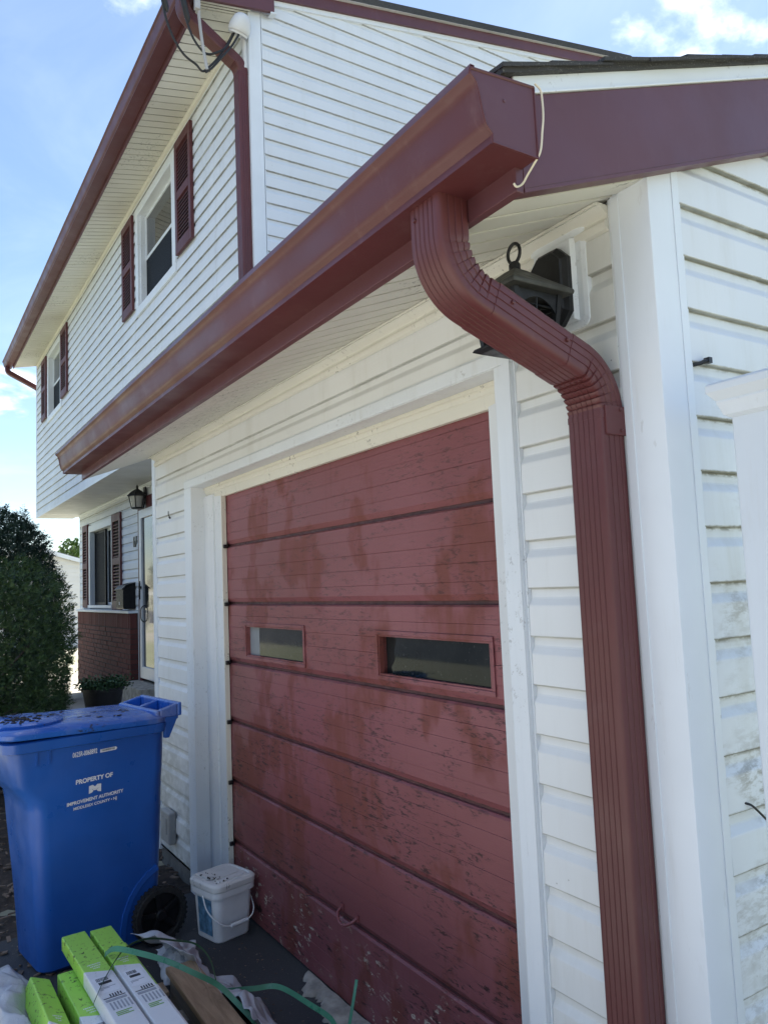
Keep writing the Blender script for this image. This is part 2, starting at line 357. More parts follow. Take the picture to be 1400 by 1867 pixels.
# ------------------------------------------------------------------ mesh helpers
class MB:
    def __init__(s): s.v = []; s.f = []; s.mi = []
    def add(s, vs, fs, mi=0):
        b = len(s.v); s.v += [tuple(v) for v in vs]; s.f += [tuple(i + b for i in f) for f in fs]; s.mi += [mi] * len(fs); return s
    def box(s, x0, x1, y0, y1, z0, z1, T=None, mi=0):
        vs = [(x, y, z) for x in (x0, x1) for y in (y0, y1) for z in (z0, z1)]
        if T: vs = [T(*v) for v in vs]
        return s.add(vs, [(0, 1, 3, 2), (4, 6, 7, 5), (0, 4, 5, 1), (2, 3, 7, 6), (0, 2, 6, 4), (1, 5, 7, 3)], mi)
    def loft(s, rings, close=True, caps=True, mi=0):
        n = len(rings[0]); b = []
        vs = [p for r in rings for p in r]; fs = []
        for i in range(len(rings) - 1):
            for j in range(n if close else n - 1):
                k = (j + 1) % n
                fs.append((i * n + j, i * n + k, (i + 1) * n + k, (i + 1) * n + j))
        if caps and close: fs.append(tuple(range(n))[::-1]); fs.append(tuple((len(rings) - 1) * n + j for j in range(n)))
        return s.add(vs, fs, mi)
    def tube(s, pts, r, n=8, mi=0, rs=None):
        pts = [Vector(p) for p in pts]; rings = []; up = None
        for i, p in enumerate(pts):
            d = (pts[min(i + 1, len(pts) - 1)] - pts[max(i - 1, 0)]).normalized()
            if up is None: up = d.orthogonal().normalized()
            up = (up - d * up.dot(d)); up = up.normalized() if up.length > 1e-6 else d.orthogonal().normalized()
            sd = d.cross(up); rr = rs[i] if rs else r
            rings.append([p + (up * math.cos(a) + sd * math.sin(a)) * rr for a in (2 * math.pi * k / n for k in range(n))])
        return s.loft(rings, mi=mi)
    def lathe(s, prof, cx, cy, n=24, T=None, mi=0):
        rings = []
        for r, z in prof:
            ring = [(cx + r * math.cos(2 * math.pi * k / n), cy + r * math.sin(2 * math.pi * k / n), z) for k in range(n)]
            rings.append([T(*q) for q in ring] if T else ring)
        return s.loft(rings, mi=mi)
    def build(s, name, mats, parent=None, smooth=None, bevel=0.0, seg=2):
        me = bpy.data.meshes.new(name); me.from_pydata(s.v, [], s.f)
        for m in (mats if isinstance(mats, (list, tuple)) else [mats]): me.materials.append(M[m] if isinstance(m, str) else m)
        me.polygons.foreach_set('material_index', s.mi); me.update()
        bm = bmesh.new(); bm.from_mesh(me); bmesh.ops.recalc_face_normals(bm, faces=bm.faces); bm.to_mesh(me); bm.free()
        if smooth is not None:
            me.polygons.foreach_set('use_smooth', [True] * len(me.polygons)); me.set_sharp_from_angle(angle=R(smooth))
        o = bpy.data.objects.new(name, me); COL.objects.link(o)
        if bevel:
            b = o.modifiers.new('bevel', 'BEVEL'); b.width = bevel; b.segments = seg; b.limit_method = 'ANGLE'; b.angle_limit = R(40)
        if parent: setparent(o, parent)
        return o
def setparent(o, p):
    o.parent = p
    if p.type == 'EMPTY' and not p.get('_local'): o.matrix_parent_inverse = p.matrix_basis.inverted()
def thing(name, label, cat, loc=(0, 0, 0), group=None, rz=0, local=False):
    o = bpy.data.objects.new(name, None); COL.objects.link(o); o.empty_display_size = .1
    o.location = loc; o.rotation_euler = (0, 0, rz); o['label'] = label; o['category'] = cat
    if group: o['group'] = group
    if local: LOCAL.add(o.name)
    return o
LOCAL = set()
def setparent(o, p):
    o.parent = p
    if p.type == 'EMPTY' and p.name not in LOCAL: o.matrix_parent_inverse = p.matrix_basis.inverted()
def tag(o, label, cat, group=None):
    o['label'] = label; o['category'] = cat
    if group: o['group'] = group
    return o
def struct(o, kind='structure'): o['kind'] = kind; return o
def bez(pts, n=10):                       # Catmull-Rom through points
    P = [Vector(p) for p in pts]; P = [P[0] * 2 - P[1]] + P + [P[-1] * 2 - P[-2]]; outp = []
    for i in range(1, len(P) - 2):
        a, b, c, d = P[i - 1:i + 3]
        for k in range(n):
            t = k / n; outp.append(.5 * ((2 * b) + (c - a) * t + (2 * a - 5 * b + 4 * c - d) * t * t + (3 * b - a - 3 * c + d) * t ** 3))
    outp.append(P[-2]); return outp
def copy_tree(o, parent=None, label=None):
    c = o.copy(); COL.objects.link(c)
    if parent: c.parent = parent
    if label: c['label'] = label
    if o.name in LOCAL: LOCAL.add(c.name)
    for ch in o.children: copy_tree(ch, c)
    return c

# ------------------------------------------------------------------ siding
PROF = [(-.002, -.004), (.0140, -.004), (.0160, -.001), (.0160, .003), (.0150, .073), (.0142, .0765), (.0055, .0925), (.0040, .097), (.0030, .131), (-.002, .131)]
def plank(parent, O, u, n, zb, a, b, mat, zlo=None, zhi=None):
    """one siding course: butt at height zb, from a to b along u; a and b may be functions of height (raked ends)"""
    pr = PROF
    if zlo is not None or zhi is not None:
        lo = -9 if zlo is None else zlo - zb; hi = 9 if zhi is None else zhi - zb
        pr = [(d, min(max(z, lo), hi)) for d, z in PROF]
    fa = a if callable(a) else (lambda z: a); fb = b if callable(b) else (lambda z: b)
    O = Vector(O); u = Vector(u); n = Vector(n)
    jit = random.uniform(-.0008, .0008)
    r0 = [O + u * fa(zb + z) + n * (d + jit) + Vector((0, 0, zb + z)) for d, z in pr]
    r1 = [O + u * fb(zb + z) + n * (d + jit) + Vector((0, 0, zb + z)) for d, z in pr]
    return MB().loft([r0, r1]).build('siding_plank', mat, parent)
def courses(z0, z1):
    k = math.floor((z0 - ZREF) / PITCH); outz = []
    z = ZREF + k * PITCH
    while z < z1 - .01:
        if z + PITCH > z0 + .005: outz.append(z)
        z += PITCH
    return outz
def siding(parent, O, u, n, x0, x1, z0, z1, mat, holes=(), seam=0, seamoff=0.0):
    for i, zb in enumerate(courses(z0, z1)):
        segs = [(x0, x1)]
        lo, hi = zb, zb + PITCH
        cutz = []
        for hx0, hx1, hz0, hz1 in holes:
            if hz0 < hi - .02 and hz1 > lo + .02:
                if hz0 > lo + .05: # hole starts inside this course: keep, clip handled by trim overlap
                    if hz0 > lo + .085: continue
                if hz1 < hi - .085: continue
                ns = []
                for s0, s1 in segs:
                    if hx1 <= s0 or hx0 >= s1: ns.append((s0, s1)); continue
                    if hx0 > s0: ns.append((s0, hx0))
                    if hx1 < s1: ns.append((hx1, s1))
                segs = ns
        for s0, s1 in segs:
            cuts = [s0]
            if seam:
                q = s0 + ((i // 2) * 1.37 + seamoff) % seam
                while q < s1 - .3:
                    if q > s0 + .3: cuts.append(q)
                    q += seam
            cuts.append(s1)
            for c0, c1 in zip(cuts[:-1], cuts[1:]):
                plank(parent, O, u, n, zb, c0, c1 - (.0015 if c1 != s1 else 0), mat, zlo=max(z0, zb - .004), zhi=z1)

# ================================================================== SETTING
def plane(name, x0, x1, y0, y1, z, mat):
    return MB().add([(x0, y0, z), (x1, y0, z), (x1, y1, z), (x0, y1, z)], [(0, 1, 2, 3)]).build(name, mat)
struct(plane('ground', -600, 600, -600, 600, -.06, 'ground'))
struct(MB().box(-3.18, 3.2, -1.52, .30, -.30, -.02).build('driveway', 'asphalt'))
struct(MB().box(-3.18, 3.2, -7.895, -1.525, -.30, -.022).build('bounce_apron', 'pave'))  # unseen pale slab, added to bounce sunlight onto the house front
struct(MB().box(-90, 60, -16.0, -7.9, -.30, -.045).build('road', 'road_asphalt'))
def bed():
    m = MB(); nx, ny = 70, 40; vs = []
    for j in range(ny + 1):
        for i in range(nx + 1):
            x = -9.2 + 6.0 * i / nx; y = -2.6 + 3.3 * j / ny
            z = -.045 + .035 * mnoise.noise((x * 3, y * 3, 1)) + .018 * mnoise.noise((x * 14, y * 14, 2))
            vs.append((x, y, z))
    fs = [(j * (nx + 1) + i, j * (nx + 1) + i + 1, (j + 1) * (nx + 1) + i + 1, (j + 1) * (nx + 1) + i) for j in range(ny) for i in range(nx)]
    return m.add(vs, fs).build('mulch_bed', 'mulch', smooth=60)
struct(bed())
def chips():
    m = MB(); rnd = random.Random(3)
    for k in range(2600):
        x = rnd.uniform(-8.5, -3.2); y = rnd.uniform(-2.0, .3)
        if k > 2350: x = rnd.uniform(-3.2, -2.6); y = rnd.uniform(-1.6, -.6)
        z = -.03 + .02 * rnd.random() if x < -3.15 else -.014
        a = rnd.uniform(0, 6.28); l = rnd.uniform(.006, .026); wd = l * rnd.uniform(.25, .5); t = rnd.uniform(-.4, .4)
        ca, sa = math.cos(a), math.sin(a)
        def T(px, py, pz): return (x + px * ca - py * sa, y + px * sa + py * ca, z + pz + px * t)
        m.box(-l, l, -wd, wd, -.003, .003, T)
    return m.build('wood_chips', 'chip')
o = struct(chips(), 'stuff'); o['label'] = 'pale wood chips scattered over the dark mulch bed'; o['category'] = 'wood chips'

# ================================================================== GARAGE
SM, SZ = .375, 2.475                              # garage roof slope; soffit height at the wall
gar = thing('garage', 'attached white vinyl sided garage with maroon fascia and a shingled roof', 'garage', (-1.9, 0, 0))
XL, XR = -3.87, 0.0
# wall core
MB().box(XL + .005, -3.085, .002, .14, .05, 2.47).box(-.515, -.004, .002, .14, .05, 2.47).box(-3.085, -.515, .002, .14, 2.17, 2.47).build('wall_core', 'trim', gar)
MB().box(-.14, -.004, .14, 6.0, .05, 2.47).add([(-.14, .14, 2.47), (-.004, .14, 2.47), (-.004, 3, 2.47 + SM * 2.9), (-.14, 3, 2.47 + SM * 2.9), (-.14, 6, 2.47), (-.004, 6, 2.47)],
    [(0, 1, 2, 3), (3, 2, 5, 4), (1, 5, 2), (0, 3, 4)]).build('wall_core', 'trim', gar)
MB().box(XL, XL + .1, .0, 6, .05, 2.9).build('wall_core', 'trim', gar)
for q in ((XL, -3.085, .012, .2, -.3, .07), (-.515, -.1405, .012, .2, -.3, .07), (-.14, -.012, .012, 6, -.3, .07)): MB().box(*q).build('foundation', 'foundation', gar, bevel=.004)
FX, FN = (1, 0, 0), (0, -1, 0)
siding(gar, (0, 0, 0), FX, FN, -3.798, -3.205, .07, 2.43, 'siding')
siding(gar, (0, 0, 0), FX, FN, -.440, -.098, .07, 2.43, 'siding')
siding(gar, (0, 0, 0), FX, FN, -3.205, -.440, 2.205, 2.43, 'siding')
# side wall, raked under the roof
for zb in courses(.07, 3.5):
    top = zb + PITCH
    y0f = (lambda z: max(.092, (z - (SZ + .11)) / SM))
    if y0f(zb) > 2.7: break
    plank(gar, (0, 0, 0), (0, 1, 0), (1, 0, 0), zb, y0f, lambda z: 3.0 + min(3.0, max(0.0, (SZ + 1.2 - z) / SM)), 'siding_side', zlo=.07)
# corner posts: two faces, a slightly rounded nose and inner returns
def corner_post(x, y, z0, z1, sx, sy, w, parent, mat='post', t=.016):
    """x,y: the outer corner; faces run along -sx in x and +sy in y"""
    m = MB()
    pf = [(-w, 0), (-.004, 0), (-.0012, .0012), (0, .004), (0, w), (-.004, w + .001), (-t, w + .001), (-t, t), (-w - .001, t), (-w - .001, .004)]
    r = lambda z: [(x + sx * a, y + sy * b, z) for a, b in pf]
    m.loft([r(z0), r(z1)])
    # J lips beside the siding
    return m.build('corner_post', mat, parent, smooth=40)
corner_post(.016, -.016, .04, SZ + .045, 1, 1, .105, gar)
corner_post(XL - .012, -.016, .04, SZ - .004, -1, 1, .072, gar)
for xx, m_ in ((-.108, 'post'), (.0, 'post')): pass
MB().box(-.099, -.093, -.0135, .0, .06, SZ - .01).build('channel', 'trim', gar)
MB().box(.0, .0135, .092, .098, .06, SZ + .03).build('channel', 'trim', gar)
MB().box(-3.204, -3.198, -.017, .0, .06, 2.2).build('channel', 'trim', gar)
MB().box(-.447, -.4405, -.017, .0, .06, 2.2).build('channel', 'trim', gar)
MB().box(-3.204, -.4405, -.018, .0, 2.2155, 2.2225).build('channel', 'trim', gar)
MB().box(-.0895, -.066, -.0185, -.0162, .04, SZ - .012).build('post_lip', 'post', gar, bevel=.001)
MB().box(.0162, .0185, .066, .0892, .04, SZ + .03).build('post_lip', 'post', gar, bevel=.001)
# frieze moulding below the soffit
fz = [(0, 2.392), (.012, 2.392), (.021, 2.397), (.025, 2.405), (.025, 2.414), (.018, 2.421), (.016, 2.429), (.023, 2.435), (.036, 2.441), (.044, 2.447), (.045, 2.4535), (0, 2.4535)]
MB().loft([[(x, -a, z) for a, z in fz] for x in (-3.80, -.0995)]).build('frieze_moulding', 'cream', gar, smooth=30)
# door surround
def casing():
    # left: wrapped casing face, jamb return, stop
    MB().box(-3.198, -3.082, -.028, -.001, -.02, 2.172).build('door_casing', 'trim', gar, bevel=.0025)
    MB().box(-.512, -.4475, -.028, -.001, -.02, 2.172).build('door_casing', 'trim', gar, bevel=.0025)
    MB().box(-.480, -.4475, -.031, -.0285, -.02, 2.185).build('casing_band', 'trim', gar, bevel=.001)
    MB().box(-3.198, -.4475, -.028, -.001, 2.1725, 2.215).build('header_casing', 'trim', gar, bevel=.0025)
    MB().box(-3.085, -3.079, -.027, .150, -.02, 2.171).build('jamb', 'jamb', gar)
    MB().box(-.5145, -.509, -.027, .150, -.02, 2.171).build('jamb', 'jamb', gar)
    MB().box(-3.0785, -.5150, -.0265, .150, 2.168, 2.1715).build('head_jamb', 'jamb', gar)
    # stops in front of the door
    prof = [(0, .046), (.09, .046), (.10, .050), (.128, .052), (.128, .062), (.224, .064), (.224, .084), (0, .084)]
    MB().loft([[(-3.0785 + a, y, z) for a, y in prof] for z in (-.02, 2.118)]).build('door_stop', 'jamb', gar, smooth=30)
    MB().loft([[(-.515 - a * .6, y, z) for a, y in prof] for z in (-.02, 2.118)]).build('door_stop', 'jamb', gar, smooth=30)
    hp = [(0, .046), (.012, .046), (.016, .052), (.030, .055), (.034, .060), (.060, .062), (.072, .066), (.072, .084), (0, .084)]
    MB().loft([[(x, y, 2.167 - a) for a, y in hp] for x in (-3.078, -.5155)]).build('door_stop', 'flake', gar, smooth=30)
    MB().box(-2.853, -2.843, .060, .0845, -.02, 2.10).build('weather_strip', 'flake', gar)
casing()
# ---- garage door: 7 sections of 5 tongue-and-groove boards
gd = MB().box(-3.0, -.52, .135, .150, -.005, 2.135).build('garage_door', 'door_dark', gar)
gd['label'] = 'weathered maroon sectional garage door'
DX0, DX1, DY = -2.96, -.55, .088
WIN = [(-2.603, -1.966, 1.264, 1.414), (-1.354, -.724, 1.266, 1.411)]
rb = random.Random(5)
SEC = .305
for s in range(7):
    zb = s * SEC; z0 = zb + (.007 if s else -.004); z1 = zb + SEC - .006
    edges = [z0 + (z1 - z0) * k / 5 for k in range(6)]
    for k in range(5):
        a, b = edges[k], edges[k + 1]
        spans = [(DX0, DX1)]
        parts = [(DX0, DX1, a, b)]
        for wx0, wx1, wz0, wz1 in WIN:
            np_ = []
            for (p0, p1, q0, q1) in parts:
                if q1 <= wz0 or q0 >= wz1 or p1 <= wx0 or p0 >= wx1: np_.append((p0, p1, q0, q1)); continue
                np_.append((p0, wx0, q0, q1)); np_.append((wx1, p1, q0, q1))
                if q0 < wz0 - .004: np_.append((wx0, wx1, q0, wz0))
                if q1 > wz1 + .004: np_.append((wx0, wx1, wz1, q1))
            parts = np_
        dy = rb.uniform(-.0012, .0012)
        for (p0, p1, q0, q1) in parts:
            e = .0009; fr = DY + dy
            lo = q0 + (.0 if q0 != a else 0); 
            # board profile with eased edges; the lowest board of a section carries the wide bevel of the joint
            bev = .020 if (k == 0 and s and abs(q0 - a) < 1e-6) else e
            tb = .007 if (k == 4 and abs(q1 - b) < 1e-6) else e
            pr = [(fr + (.011 if bev > .01 else .0006), q0 + .0002), (fr, q0 + (bev if bev > .01 else e)), (fr, q1 - (tb if tb > .005 else e)), (fr + (.008 if tb > .005 else .0006), q1 - .0002), (.132, q1 - .0002), (.132, q0 + .0002)]
            MB().loft([[(x, y, z) for y, z in pr] for x in (p0, p1)]).build('board', 'door', gd)
for s in range(1, 7):      # joint rails behind the gaps
    MB().box(DX0, DX1, .1045, .132, s * SEC - .016, s * SEC + .016).build('joint_rail', 'door_dark', gd)
for wx0, wx1, wz0, wz1 in WIN:
    m = MB(); f = .016
    m.box(wx0 - f, wx1 + f, DY - .007, DY - .0015, wz1, wz1 + f).box(wx0 - f, wx1 + f, DY - .007, DY - .0015, wz0 - f, wz0)
    m.box(wx0 - f, wx0, DY - .0068, DY - .0016, wz0, wz1).box(wx1, wx1 + f, DY - .0068, DY - .0016, wz0, wz1)
    m.build('window_frame', 'door', gd, bevel=.002)
    m = MB(); g = .006
    m.box(wx0, wx1, DY - .002, DY + .018, wz1 - g, wz1).box(wx0, wx1, DY - .002, DY + .018, wz0, wz0 + g).box(wx0, wx0 + g, DY - .0018, DY + .018, wz0 + g, wz1 - g).box(wx1 - g, wx1, DY - .0018, DY + .018, wz0 + g, wz1 - g)
    m.build('glazing_putty', 'door', gd)
w0, w1 = WIN
MB().box(w0[0] + .13, w0[1], DY + .012, DY + .015, w0[2], w0[3]).build('pane', 'glass_dusty', gd)
MB().box(w0[0], w0[0] + .129, DY + .016, DY + .019, w0[2], w0[3]).build('pane', 'glass_gray', gd)
# the right window's pane is broken along its left edge
pr = [(w1[0] + .075, w1[2]), (w1[0] + .062, w1[2] + .03), (w1[0] + .088, w1[2] + .06), (w1[0] + .082, w1[2] + .09), (w1[0] + .098, w1[2] + .12), (w1[0] + .094, w1[3]), (w1[1], w1[3]), (w1[1], w1[2])]
MB().loft([[(x, y, z) for x, z in pr] for y in (DY + .012, DY + .015)]).build('pane', 'glass_dusty', gd)
MB().box(-3.0, -.52, .1505, .156, -.01, 2.135).build('door_back', 'hole', gd)
MB().box(w1[0] - .01, w1[1] + .01, .121, .134, w1[2] - .01, w1[3] + .01).build('opening', 'hole', gd)
# pull handle
hp = bez([(-1.700, DY - .002, .348), (-1.694, DY - .024, .336), (-1.660, DY - .040, .318), (-1.622, DY - .040, .314), (-1.592, DY - .024, .328), (-1.586, DY - .002, .342)], 6)
MB().tube(hp, .006, 8).box(-1.715, -1.685, DY - .006, DY - .0005, .338, .362).box(-1.600, -1.572, DY - .006, DY - .0005, .330, .356).build('handle', 'door', gd, smooth=50)
# hinge stubs at the left edge
for s in range(1, 7):
    MB().box(-2.842, -2.826, .062, .087, s * SEC - .014, s * SEC + .006).build('hinge_pin', 'black_hw', gd, bevel=.003)
# ---- soffit panels, V-grooved, sloping with the roof
def soffit_panels(parent, x0, x1, y0, y1, zf, mat, wdt=.305, name='soffit_panel'):
    x = x0
    while x < x1 - .01:
        xe = min(x + wdt, x1); m = MB(); pts = []
        n = 3; q = (xe - x) / n
        for k in range(n):
            a = x + k * q
            pts += [(a, .020), (a + .0060, .020), (a + .0062, 0), (a + q - .0062, 0), (a + q - .0060, .020)]
        pts.append((xe - .0002, .020))
        r = lambda y: [(px, y, zf(y) + dz) for px, dz in pts] + [(xe - .0004, y, zf(y) + .022), (x, y, zf(y) + .022)]
        pn = m.loft([r(y0), r(y1)]).build(name, mat, parent)
        for k in range(n):
            a = x + k * q; gl = .0060
            MB().loft([[(a - (0 if k == 0 else gl), y, zf(y) + .0035), (a + gl, y, zf(y) + .0035), (a + gl, y, zf(y) + .0065), (a - (0 if k == 0 else gl), y, zf(y) + .0065)] for y in (y0 + .0005, y1 - .0005)]).build('groove_shade_strip', 'groove_shade', pn)  # dark strip set in each slot, painted groove shadow
        x = xe
zs_ = lambda y: SZ + SM * y - .003
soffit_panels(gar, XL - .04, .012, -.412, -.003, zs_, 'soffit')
MB().loft([[(x, y, zs_(y) + dz) for y, dz in ((-.060, -.008), (-.046, -.008), (-.046, -.001), (-.060, -.001))] for x in (-3.8, -.1)]).build('soffit_channel', 'cream', gar)
# ---- fascia and rake
fb = lambda y: SZ + SM * y
MB().box(XL - .045, .046, -.4375, -.4175, 2.313, 2.495).build('fascia', 'fascia', gar, bevel=.002)
def rake(x0, x1, ya, yb, lo, hi, name, mat, bev=.0015, par=gar):
    m = MB(); m.loft([[(x, y, fb(y) + d) for y, d in ((ya, lo), (ya, hi), (yb, hi), (yb, lo))] for x in (x0, x1)])
    return m.build(name, mat, par, bevel=bev)
rake(.018, .046, -.4170, 3.1, .004, .190, 'rake_fascia', 'fascia')
rake(.016, .048, -.417, 3.1, -.004, .0035, 'rake_fascia_hem', 'fascia', 0)
rake(.012, .0475, -.43, 3.1, .191, .229, 'rake_trim', 'trim')
rake(.047, .051, -.43, 3.1, .1905, .196, 'rake_trim_lip', 'trim', .0008)
rake(XL - .06, XL - .035, -.4170, .74, .004, .229, 'rake_fascia', 'fascia')
# ---- roof: deck and shingle courses
m = MB(); m.loft([[(x, y, fb(y) + d) for y, d in ((-.45, .205), (-.45, .2285), (3.05, .2285), (3.05, .205))] for x in (XL - .03, .0115)]); m.build('roof_deck', 'wood_gray', gar)
m = MB(); m.loft([[(x, y, SZ + SM * 3.05 - SM * (y - 3.05) + d) for y, d in ((3.05, .205), (3.05, .2285), (6.4, .2285), (6.4, .205))] for x in (XL - .03, .05)]); m.build('roof_deck', 'shingle', gar)
rs = random.Random(11)
for k in range(25):
    y0 = -.475 + .1405 * k; L = .31
    xs = [XL - .05]
    q = XL - .05 + rs.uniform(.1, .3)
    while q < -.25: xs.append(q); q += .3048
    xend = .066 + rs.uniform(-.010, .012)
    xs += [-.14, -.05, .01, .045, xend]
    m = MB(); rings = []
    for i, x in enumerate(xs):
        droop = -.006 * max(0, (x - .02) / .05) ** 2 * rs.uniform(.3, 1.4) if x > .02 else 0
        base = .2295 + .003
        lift = rs.uniform(.0, .004) if x > -.2 else rs.uniform(0, .0015)
        yj = rs.uniform(-.004, .004)
        rings.append([(x, y0 + yj, fb(y0) + base + .010 + lift + droop), (x, y0 + L, fb(y0 + L) + base), (x, y0 + L, fb(y0 + L) + base + .004), (x, y0 + yj, fb(y0) + base + .019 + lift + droop)])
    m.loft(rings).build('shingle_course', 'shingle', gar)
m = MB(); r_ = []
for i in range(60):                                       # starter strip along the rake, ragged edge
    y = -.47 + 3.4 * i / 59; rj = rs.uniform(-.006, .006); dz = rs.uniform(-.003, .003)
    r_.append([(.0, y, fb(y) + .2297), (.060 + rj, y, fb(y) + .2297 + dz * .3 - .002), (.060 + rj, y, fb(y) + .2385 + dz * .3), (.0, y, fb(y) + .2390)])
m.loft(r_).build('starter_shingle', 'shingle', gar)

# ================================================================== GUTTERS
KP = [(0, .137), (0, 0), (.1085, 0), (.1080, .008), (.1072, .0150), (.1095, .0175), (.1165, .0245), (.1205, .0285), (.1235, .036), (.1265, .049), (.1300, .066), (.1320, .077), (.1350, .091), (.1385, .101), (.1435, .108), (.1490, .1120), (.1520, .1150), (.1500, .125), (.1475, .134), (.1385, .134), (.1375, .128)]
def gutter(name, label, x0, x1, yb, zb, capR=True, capL=True, group='rain gutters along the eaves'):
    g = thing(name, label, 'gutter', ((x0 + x1) / 2, yb, zb), group)
    t = .0012
    m = MB(); n = len(KP)
    ctr = (.07, .08)
    inner = []
    for i, (a, b) in enumerate(KP):
        p = KP[max(i - 1, 0)]; q = KP[min(i + 1, n - 1)]
        dx, dz = q[0] - p[0], q[1] - p[1]; l = math.hypot(dx, dz) or 1
        inner.append((a - dz / l * t * 1.5, b + dx / l * t * 1.5))
    xs = [x0 + (x1 - x0) * k / 24 for k in range(25)]
    rings = []
    for x in xs:
        wob = .0012 * math.sin(x * 2.1) + .0008 * math.sin(x * 5.3 + 1)
        rings.append([(x, yb - a - wob * (b / .137), zb + b) for a, b in KP] + [(x, yb - a - wob * (b / .137), zb + b) for a, b in reversed(inner)])
    m.loft(rings).build('trough', 'gutter', g, smooth=28)
    def cap(x, s):
        outl = KP[:-3]; m = MB()
        ins = [(a * .995 + .0003, b * .995 + .0004) for a, b in outl]
        m.loft([[(x + s * d, yb - a, zb + b) for a, b in ins] for d in (-.002, .0012)])
        c = m.build('end_cap', 'fascia', g)
        # folded rim around the cap
        m = MB(); pts = [Vector((x + s * .001, yb - a, zb + b)) for a, b in KP[:-3]]
        m.tube(pts, .0026, 6).tube([pts[-1], pts[0]], .0030, 6)
        m.build('cap_rim', 'gutter', c, smooth=60)
        MB().lathe([(.0035, 0), (.0035, .0014), (.001, .0022)], 0, 0, 10, lambda a, b, c_: (x + s * (.001 + c_), yb - .075 + a, zb + .088 + b)).build('rivet', 'fascia', c, smooth=40)
    if capR: cap(x1, 1)
    if capL: cap(x0, -1)
    return g
GY, GZ = -.4385, 2.360
gutter('rain_gutter', 'long maroon K-style rain gutter along the low garage eave', -4.005, .088, GY + .018, GZ)
gutter('rain_gutter', 'maroon rain gutter high along the upper storey eave', -14.25, -3.80, .352, 5.815)
# cream sealant string hanging at the gutter end
sp = bez([(.094, -.421, 2.502), (.098, -.412, 2.490), (.097, -.408, 2.470), (.098, -.409, 2.44), (.096, -.412, 2.41), (.093, -.417, 2.372), (.080, -.423, 2.352), (.066, -.426, 2.338), (.056, -.430, 2.325), (.052, -.441, 2.318), (.050, -.447, 2.324)], 6)
tag(MB().tube(sp, .0021, 8).build('sealant_string', 'sealant', smooth=60), 'thin cream string of sealant dangling from the gutter end cap', 'string')

# ================================================================== DOWNSPOUTS
def ds_profile(wx, wd, ribs=True):
    """corrugated rectangular section; wx across, wd deep; counter-clockwise from the front-left corner"""
    c = .010; pts = []
    def edge(p0, p1, nr, depth):
        p0 = Vector(p0); p1 = Vector(p1); d = (p1 - p0); l = d.length; d.normalize(); nn = Vector((d.y, -d.x))
        pts.append(p0 + d * c)
        if ribs:
            for k in range(nr):
                s = c + .004 + (l - 2 * c - .008) * (k + .5) / nr; h = .0024
                for a, b in ((-h, 0), (-h * .45, depth), (h * .45, depth), (h, 0)): pts.append(p0 + d * (s + a) - nn * b)
        pts.append(p1 - d * c)
        # rounded corner
        q = p1; 
        return d
    cs = [(-wx / 2, -wd / 2), (wx / 2, -wd / 2), (wx / 2, wd / 2), (-wx / 2, wd / 2)]
    for i in range(4):
        edge(cs[i], cs[(i + 1) % 4], 5 if i % 2 == 0 else 3, .0020)
        a = Vector(cs[(i + 1) % 4]); prev = Vector(cs[i]); nxt = Vector(cs[(i + 2) % 4])
        d0 = (a - prev).normalized(); d1 = (nxt - a).normalized()
        o_ = a - d0 * c + d1 * c
        for k in (1, 2): 
            th = math.pi / 2 * k / 3
            pts.append(o_ - d1 * c * math.cos(th) + d0 * c * math.sin(th))
    return pts
def sweep_ds(path, prof, x, scales, crimp):
    """path: list of (y, z, ang): ang = direction angle in the y-z plane; section x along world x, depth along the normal"""
    rings = []
    for (y, z, an), sc_, cr in zip(path, scales, crimp):
        ty, tz = math.cos(an), math.sin(an); ny, nz = tz, -ty     # normal = toward the front of the bend (profile -depth)
        ring = []
        for p in prof:
            px, pd = p.x * sc_, p.y * sc_
            if cr:
                side, amt = cr; wgt = max(0, min(1, .55 + side * p.y / .05))
                px *= 1 - amt * .55 * wgt; pd *= 1 - amt * (wgt if side * p.y > 0 else 0)
            ring.append((x + px, y - ny * pd, z - nz * pd))
        rings.append(ring)
    return rings
def elbow_path(y0, z0, a0, a1, rad, n, lead0=.03, lead1=.03, amt=.115):
    """straight lead, crimped bend from heading a0 to a1, straight lead; returns path, crimp list, end point"""
    side = 1 if a1 > a0 else -1
    y, z = y0, z0; P = [(y, z, a0)]; Cc = [None]
    y += math.cos(a0) * lead0; z += math.sin(a0) * lead0; P.append((y, z, a0)); Cc.append(None)
    nn = -side
    for k in range(n):
        b0 = a0 + (a1 - a0) * k / n; b1 = a0 + (a1 - a0) * (k + 1) / n
        sub = 5
        for j in range(1, sub + 1):
            a = b0 + (b1 - b0) * (j - .5) / sub; st = rad * abs(b1 - b0) / sub
            y += math.cos(a) * st; z += math.sin(a) * st
            h = b0 + (b1 - b0) * j / sub
            P.append((y, z, h)); Cc.append((side, amt * (j / sub) ** 2.6))
        P.append((y + math.cos(b1) * .0012, z + math.sin(b1) * .0012, b1)); Cc.append((side, 0.0))
    y += math.cos(a1) * lead1; z += math.sin(a1) * lead1; P.append((y, z, a1)); Cc.append(None)
    return P, Cc, (y, z)
